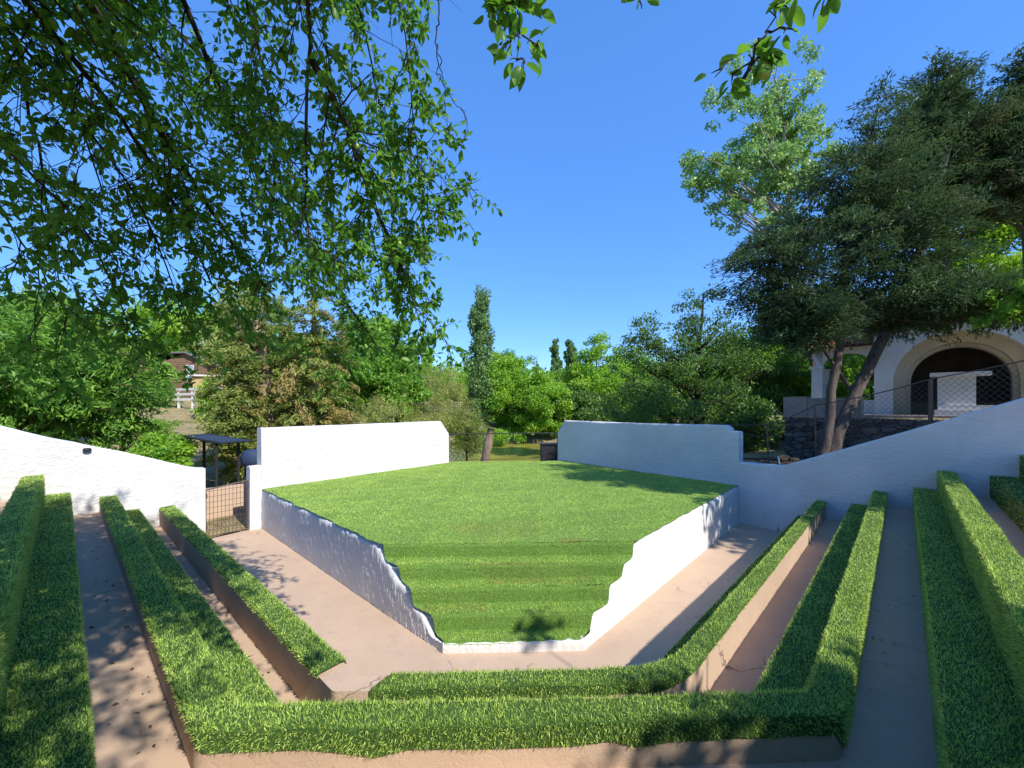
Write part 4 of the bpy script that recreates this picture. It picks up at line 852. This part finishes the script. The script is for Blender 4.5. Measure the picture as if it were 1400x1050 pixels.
# overhead boughs (above the frame) that dapple the benches, and the sprigs hanging from them
for pth,ns in (([(-3.0,.6,5.2),(-1.8,1.4,5.8),(-.9,2.0,5.9)],50),([(-3.2,.2,5.6),(-1.6,.4,6.4),(-.3,.9,6.5)],60),([(-3.4,1.6,6.0),(-2.2,2.8,6.8),(-1.3,3.6,7.0)],54),([(-3.6,1.2,6.6),(-2.6,2.2,7.8),(-1.6,2.6,8.3)],40),([(-4,1.5,5.8),(-3.4,2.4,6.4),(-2.6,3.0,6.6)],46),
   ([(-3.5,-.2,5.6),(-1.5,-.4,6.2),(.4,-.7,6.2)],60),([(-2.6,-.4,5.6),(-.4,-.2,5.9),(.5,.3,6.1)],60),([(-2.6,-.9,5.6),(-.4,-1.0,6.0),(1.3,-1.5,6.2)],80),([(-3,0,6.5),(-1.5,.6,7.2),(.4,.2,7.4)],80),([(-3,-.5,6.8),(-1.0,-.8,7.2),(1.0,-1.2,7.4)],70),([(-1.0,-1.4,6.0),(.6,-1.9,6.3),(2.0,-2.3,6.3)],60),([(-2.4,.0,7.0),(-.6,.8,7.8),(.3,1.2,8.0)],60),([(-1.8,.1,5.9),(-.5,.5,6.0),(.6,.7,6.2)],70),([(-2.0,.8,6.2),(-.9,1.8,6.6),(-.5,2.4,6.6)],60),([(-3,-1.2,5.4),(-1,-1.8,5.8),(.6,-2.2,6)],40)):
    limb(pth,.04,.01,ns,link=[top],start=.2,seclen=.85,nter=6,nl=11)
ov=limb([(-1.6,.5,5.6),(-.2,1.0,5.0),(.9,.8,4.7)],.02,.005,8,link=[top,(-3.0,.3,5.2)],start=.5,seclen=.3,nter=3,nl=6)
limb(W((690,-90,1.35),(703,-20,1.33),(708,20,1.32),(710,60,1.3),(706,84,1.3)),.006,.0015,16,link=[ov[-8]],start=.5,seclen=.12,nter=3,nl=4,sz=.05)
limb(W((1075,-60,1.2),(1060,0,1.18),(1045,50,1.17),(1020,70,1.15),(1000,80,1.15)),.006,.0015,9,link=[ov[-1]],start=.5,seclen=.12,nter=2,nl=2,sz=.046)
limb(W((1045,50,1.17),(1035,72,1.17),(1032,92,1.17)),.003,.001,5,start=.3,seclen=.07,nter=2,nl=3,sz=.05)
limb(W((1150,-70,1.1),(1135,-30,1.1),(1125,5,1.1),(1122,20,1.1)),.005,.0015,5,link=[ov[-1]+[.15,.1,0]],start=.6,seclen=.06,nter=2,nl=3,sz=.052)
limb(W((880,-60,1.2),(872,-25,1.2),(870,-8,1.2)),.005,.0015,3,link=[ov[-2]],start=.7,seclen=.05,nter=1,nl=3,sz=.05)
fol.build('foliage',M['plum'],PL,smooth=True)
fm=None
for p in fruits[:26]+[at(1045,98,1.15)]:
    if fm is None:
        b=MB(); th=np.linspace(0,math.pi,9)[:,None]; ph=np.linspace(0,2*math.pi,13)[None]; b.grid(np.stack([np.sin(th)*np.cos(ph),np.sin(th)*np.sin(ph),np.cos(th)*1.12+0*ph],-1)*.017); o_=b.build('fruit',M['fruit'],PL,smooth=True); fm=o_.data
    else: o_=bpy.data.objects.new('fruit',fm); COL.objects.link(o_); o_.parent=PL
    o_.location=p
from mathutils import Matrix
PL.location=TB
for c in PL.children: c.matrix_parent_inverse=Matrix.Translation([-v for v in TB])

# dead leaves scattered on the pavement and walkways
mb=MB(); pts=[]
def scat(n,px0,px1,py0,py1,z):
    for _ in range(n):
        px,py=rng.uniform(px0,px1),rng.uniform(py0,py1); pts.append(at(px,py,F*(H-z)/(py-HZ)))
scat(16,330,560,735,880,0); scat(10,800,980,740,880,0)
fl=FLOORS[2]
for _ in range(60):
    f=rng.random(); L=polyline(-.44,-2.29,-.2); i=int(f*38); p=L[i]+(NL*rng.gamma(1.2,.09)); pts.append(np.array([p[0],p[1],FLOORS[2]]))
for _ in range(24):
    L=polyline(-.07,-1.7,.15); i=rng.integers(len(L)-38,len(L)); p=L[i]-NR*rng.random()*.35; pts.append(np.array([p[0],p[1],FLOORS[2]]))
for _ in range(40):
    L=polyline(-1.33,-3.1,-1.2); i=rng.integers(0,38); p=L[i]+NL*rng.gamma(1.2,.07); pts.append(np.array([p[0],p[1],FLOORS[1]]))
P=np.array(pts)+[0,0,.012]; n=len(P)
leaves(mb,P,unit(rng.normal(0,.3,(n,3))+[0,0,1]),rng.normal(0,1,(n,3))*[1,1,.2],.03*(.5+rng.random(n)),.5,rng.random(n))
tag(mb.build('leaf_litter',M['litter']),'scattered dry brown leaves on the beige pavement','leaf litter',kind='stuff')

# ------------------------------------------------------------------ light, sky, camera
AZ,EL_=45.5,43.0                                       # sun: behind the camera to the right
sd=np.array([math.sin(R(AZ))*math.cos(R(EL_)),-math.cos(R(AZ))*math.cos(R(EL_)),math.sin(R(EL_))])
from mathutils import Vector
l=bpy.data.lights.new('sun','SUN'); l.energy=2.25; l.angle=R(.53); l.color=(1,.945,.86); so=bpy.data.objects.new('sun',l); COL.objects.link(so); so.rotation_euler=Vector(sd).to_track_quat('Z','Y').to_euler()
w=bpy.data.worlds.new('World'); S.world=w; w.use_nodes=True; nt=w.node_tree; bg=nt.nodes['Background']
sk=nt.nodes.new('ShaderNodeTexSky'); sk.sky_type='NISHITA'; sk.sun_disc=False; sk.sun_elevation=R(EL_); sk.sun_rotation=R(180-AZ); sk.air_density=1.0; sk.dust_density=0.0; sk.ozone_density=9.0; sk.altitude=3000
hs=nt.nodes.new('ShaderNodeHueSaturation'); hs.inputs['Saturation'].default_value=1.52; hs.inputs['Hue'].default_value=.515; hs.inputs['Value'].default_value=1.45; gm=nt.nodes.new('ShaderNodeGamma'); gm.inputs[1].default_value=.5; nt.links.new(sk.outputs[0],gm.inputs[0]); nt.links.new(gm.outputs[0],hs.inputs['Color']); nt.links.new(hs.outputs[0],bg.inputs[0]); bg.inputs[1].default_value=.15
cam=bpy.data.cameras.new('camera'); co=bpy.data.objects.new('camera',cam); COL.objects.link(co); S.camera=co
cam.sensor_width=36; cam.lens=36*F/1400; cam.shift_y=(HZ-525)/1400; cam.clip_start=.05; cam.clip_end=6000
co.location=(0,0,H); co.rotation_euler=(R(90),0,0)
S.view_settings.view_transform='Standard'; S.view_settings.look='None'; S.view_settings.exposure=1.55; S.view_settings.gamma=1
S.cycles.max_bounces=8; S.cycles.transparent_max_bounces=4
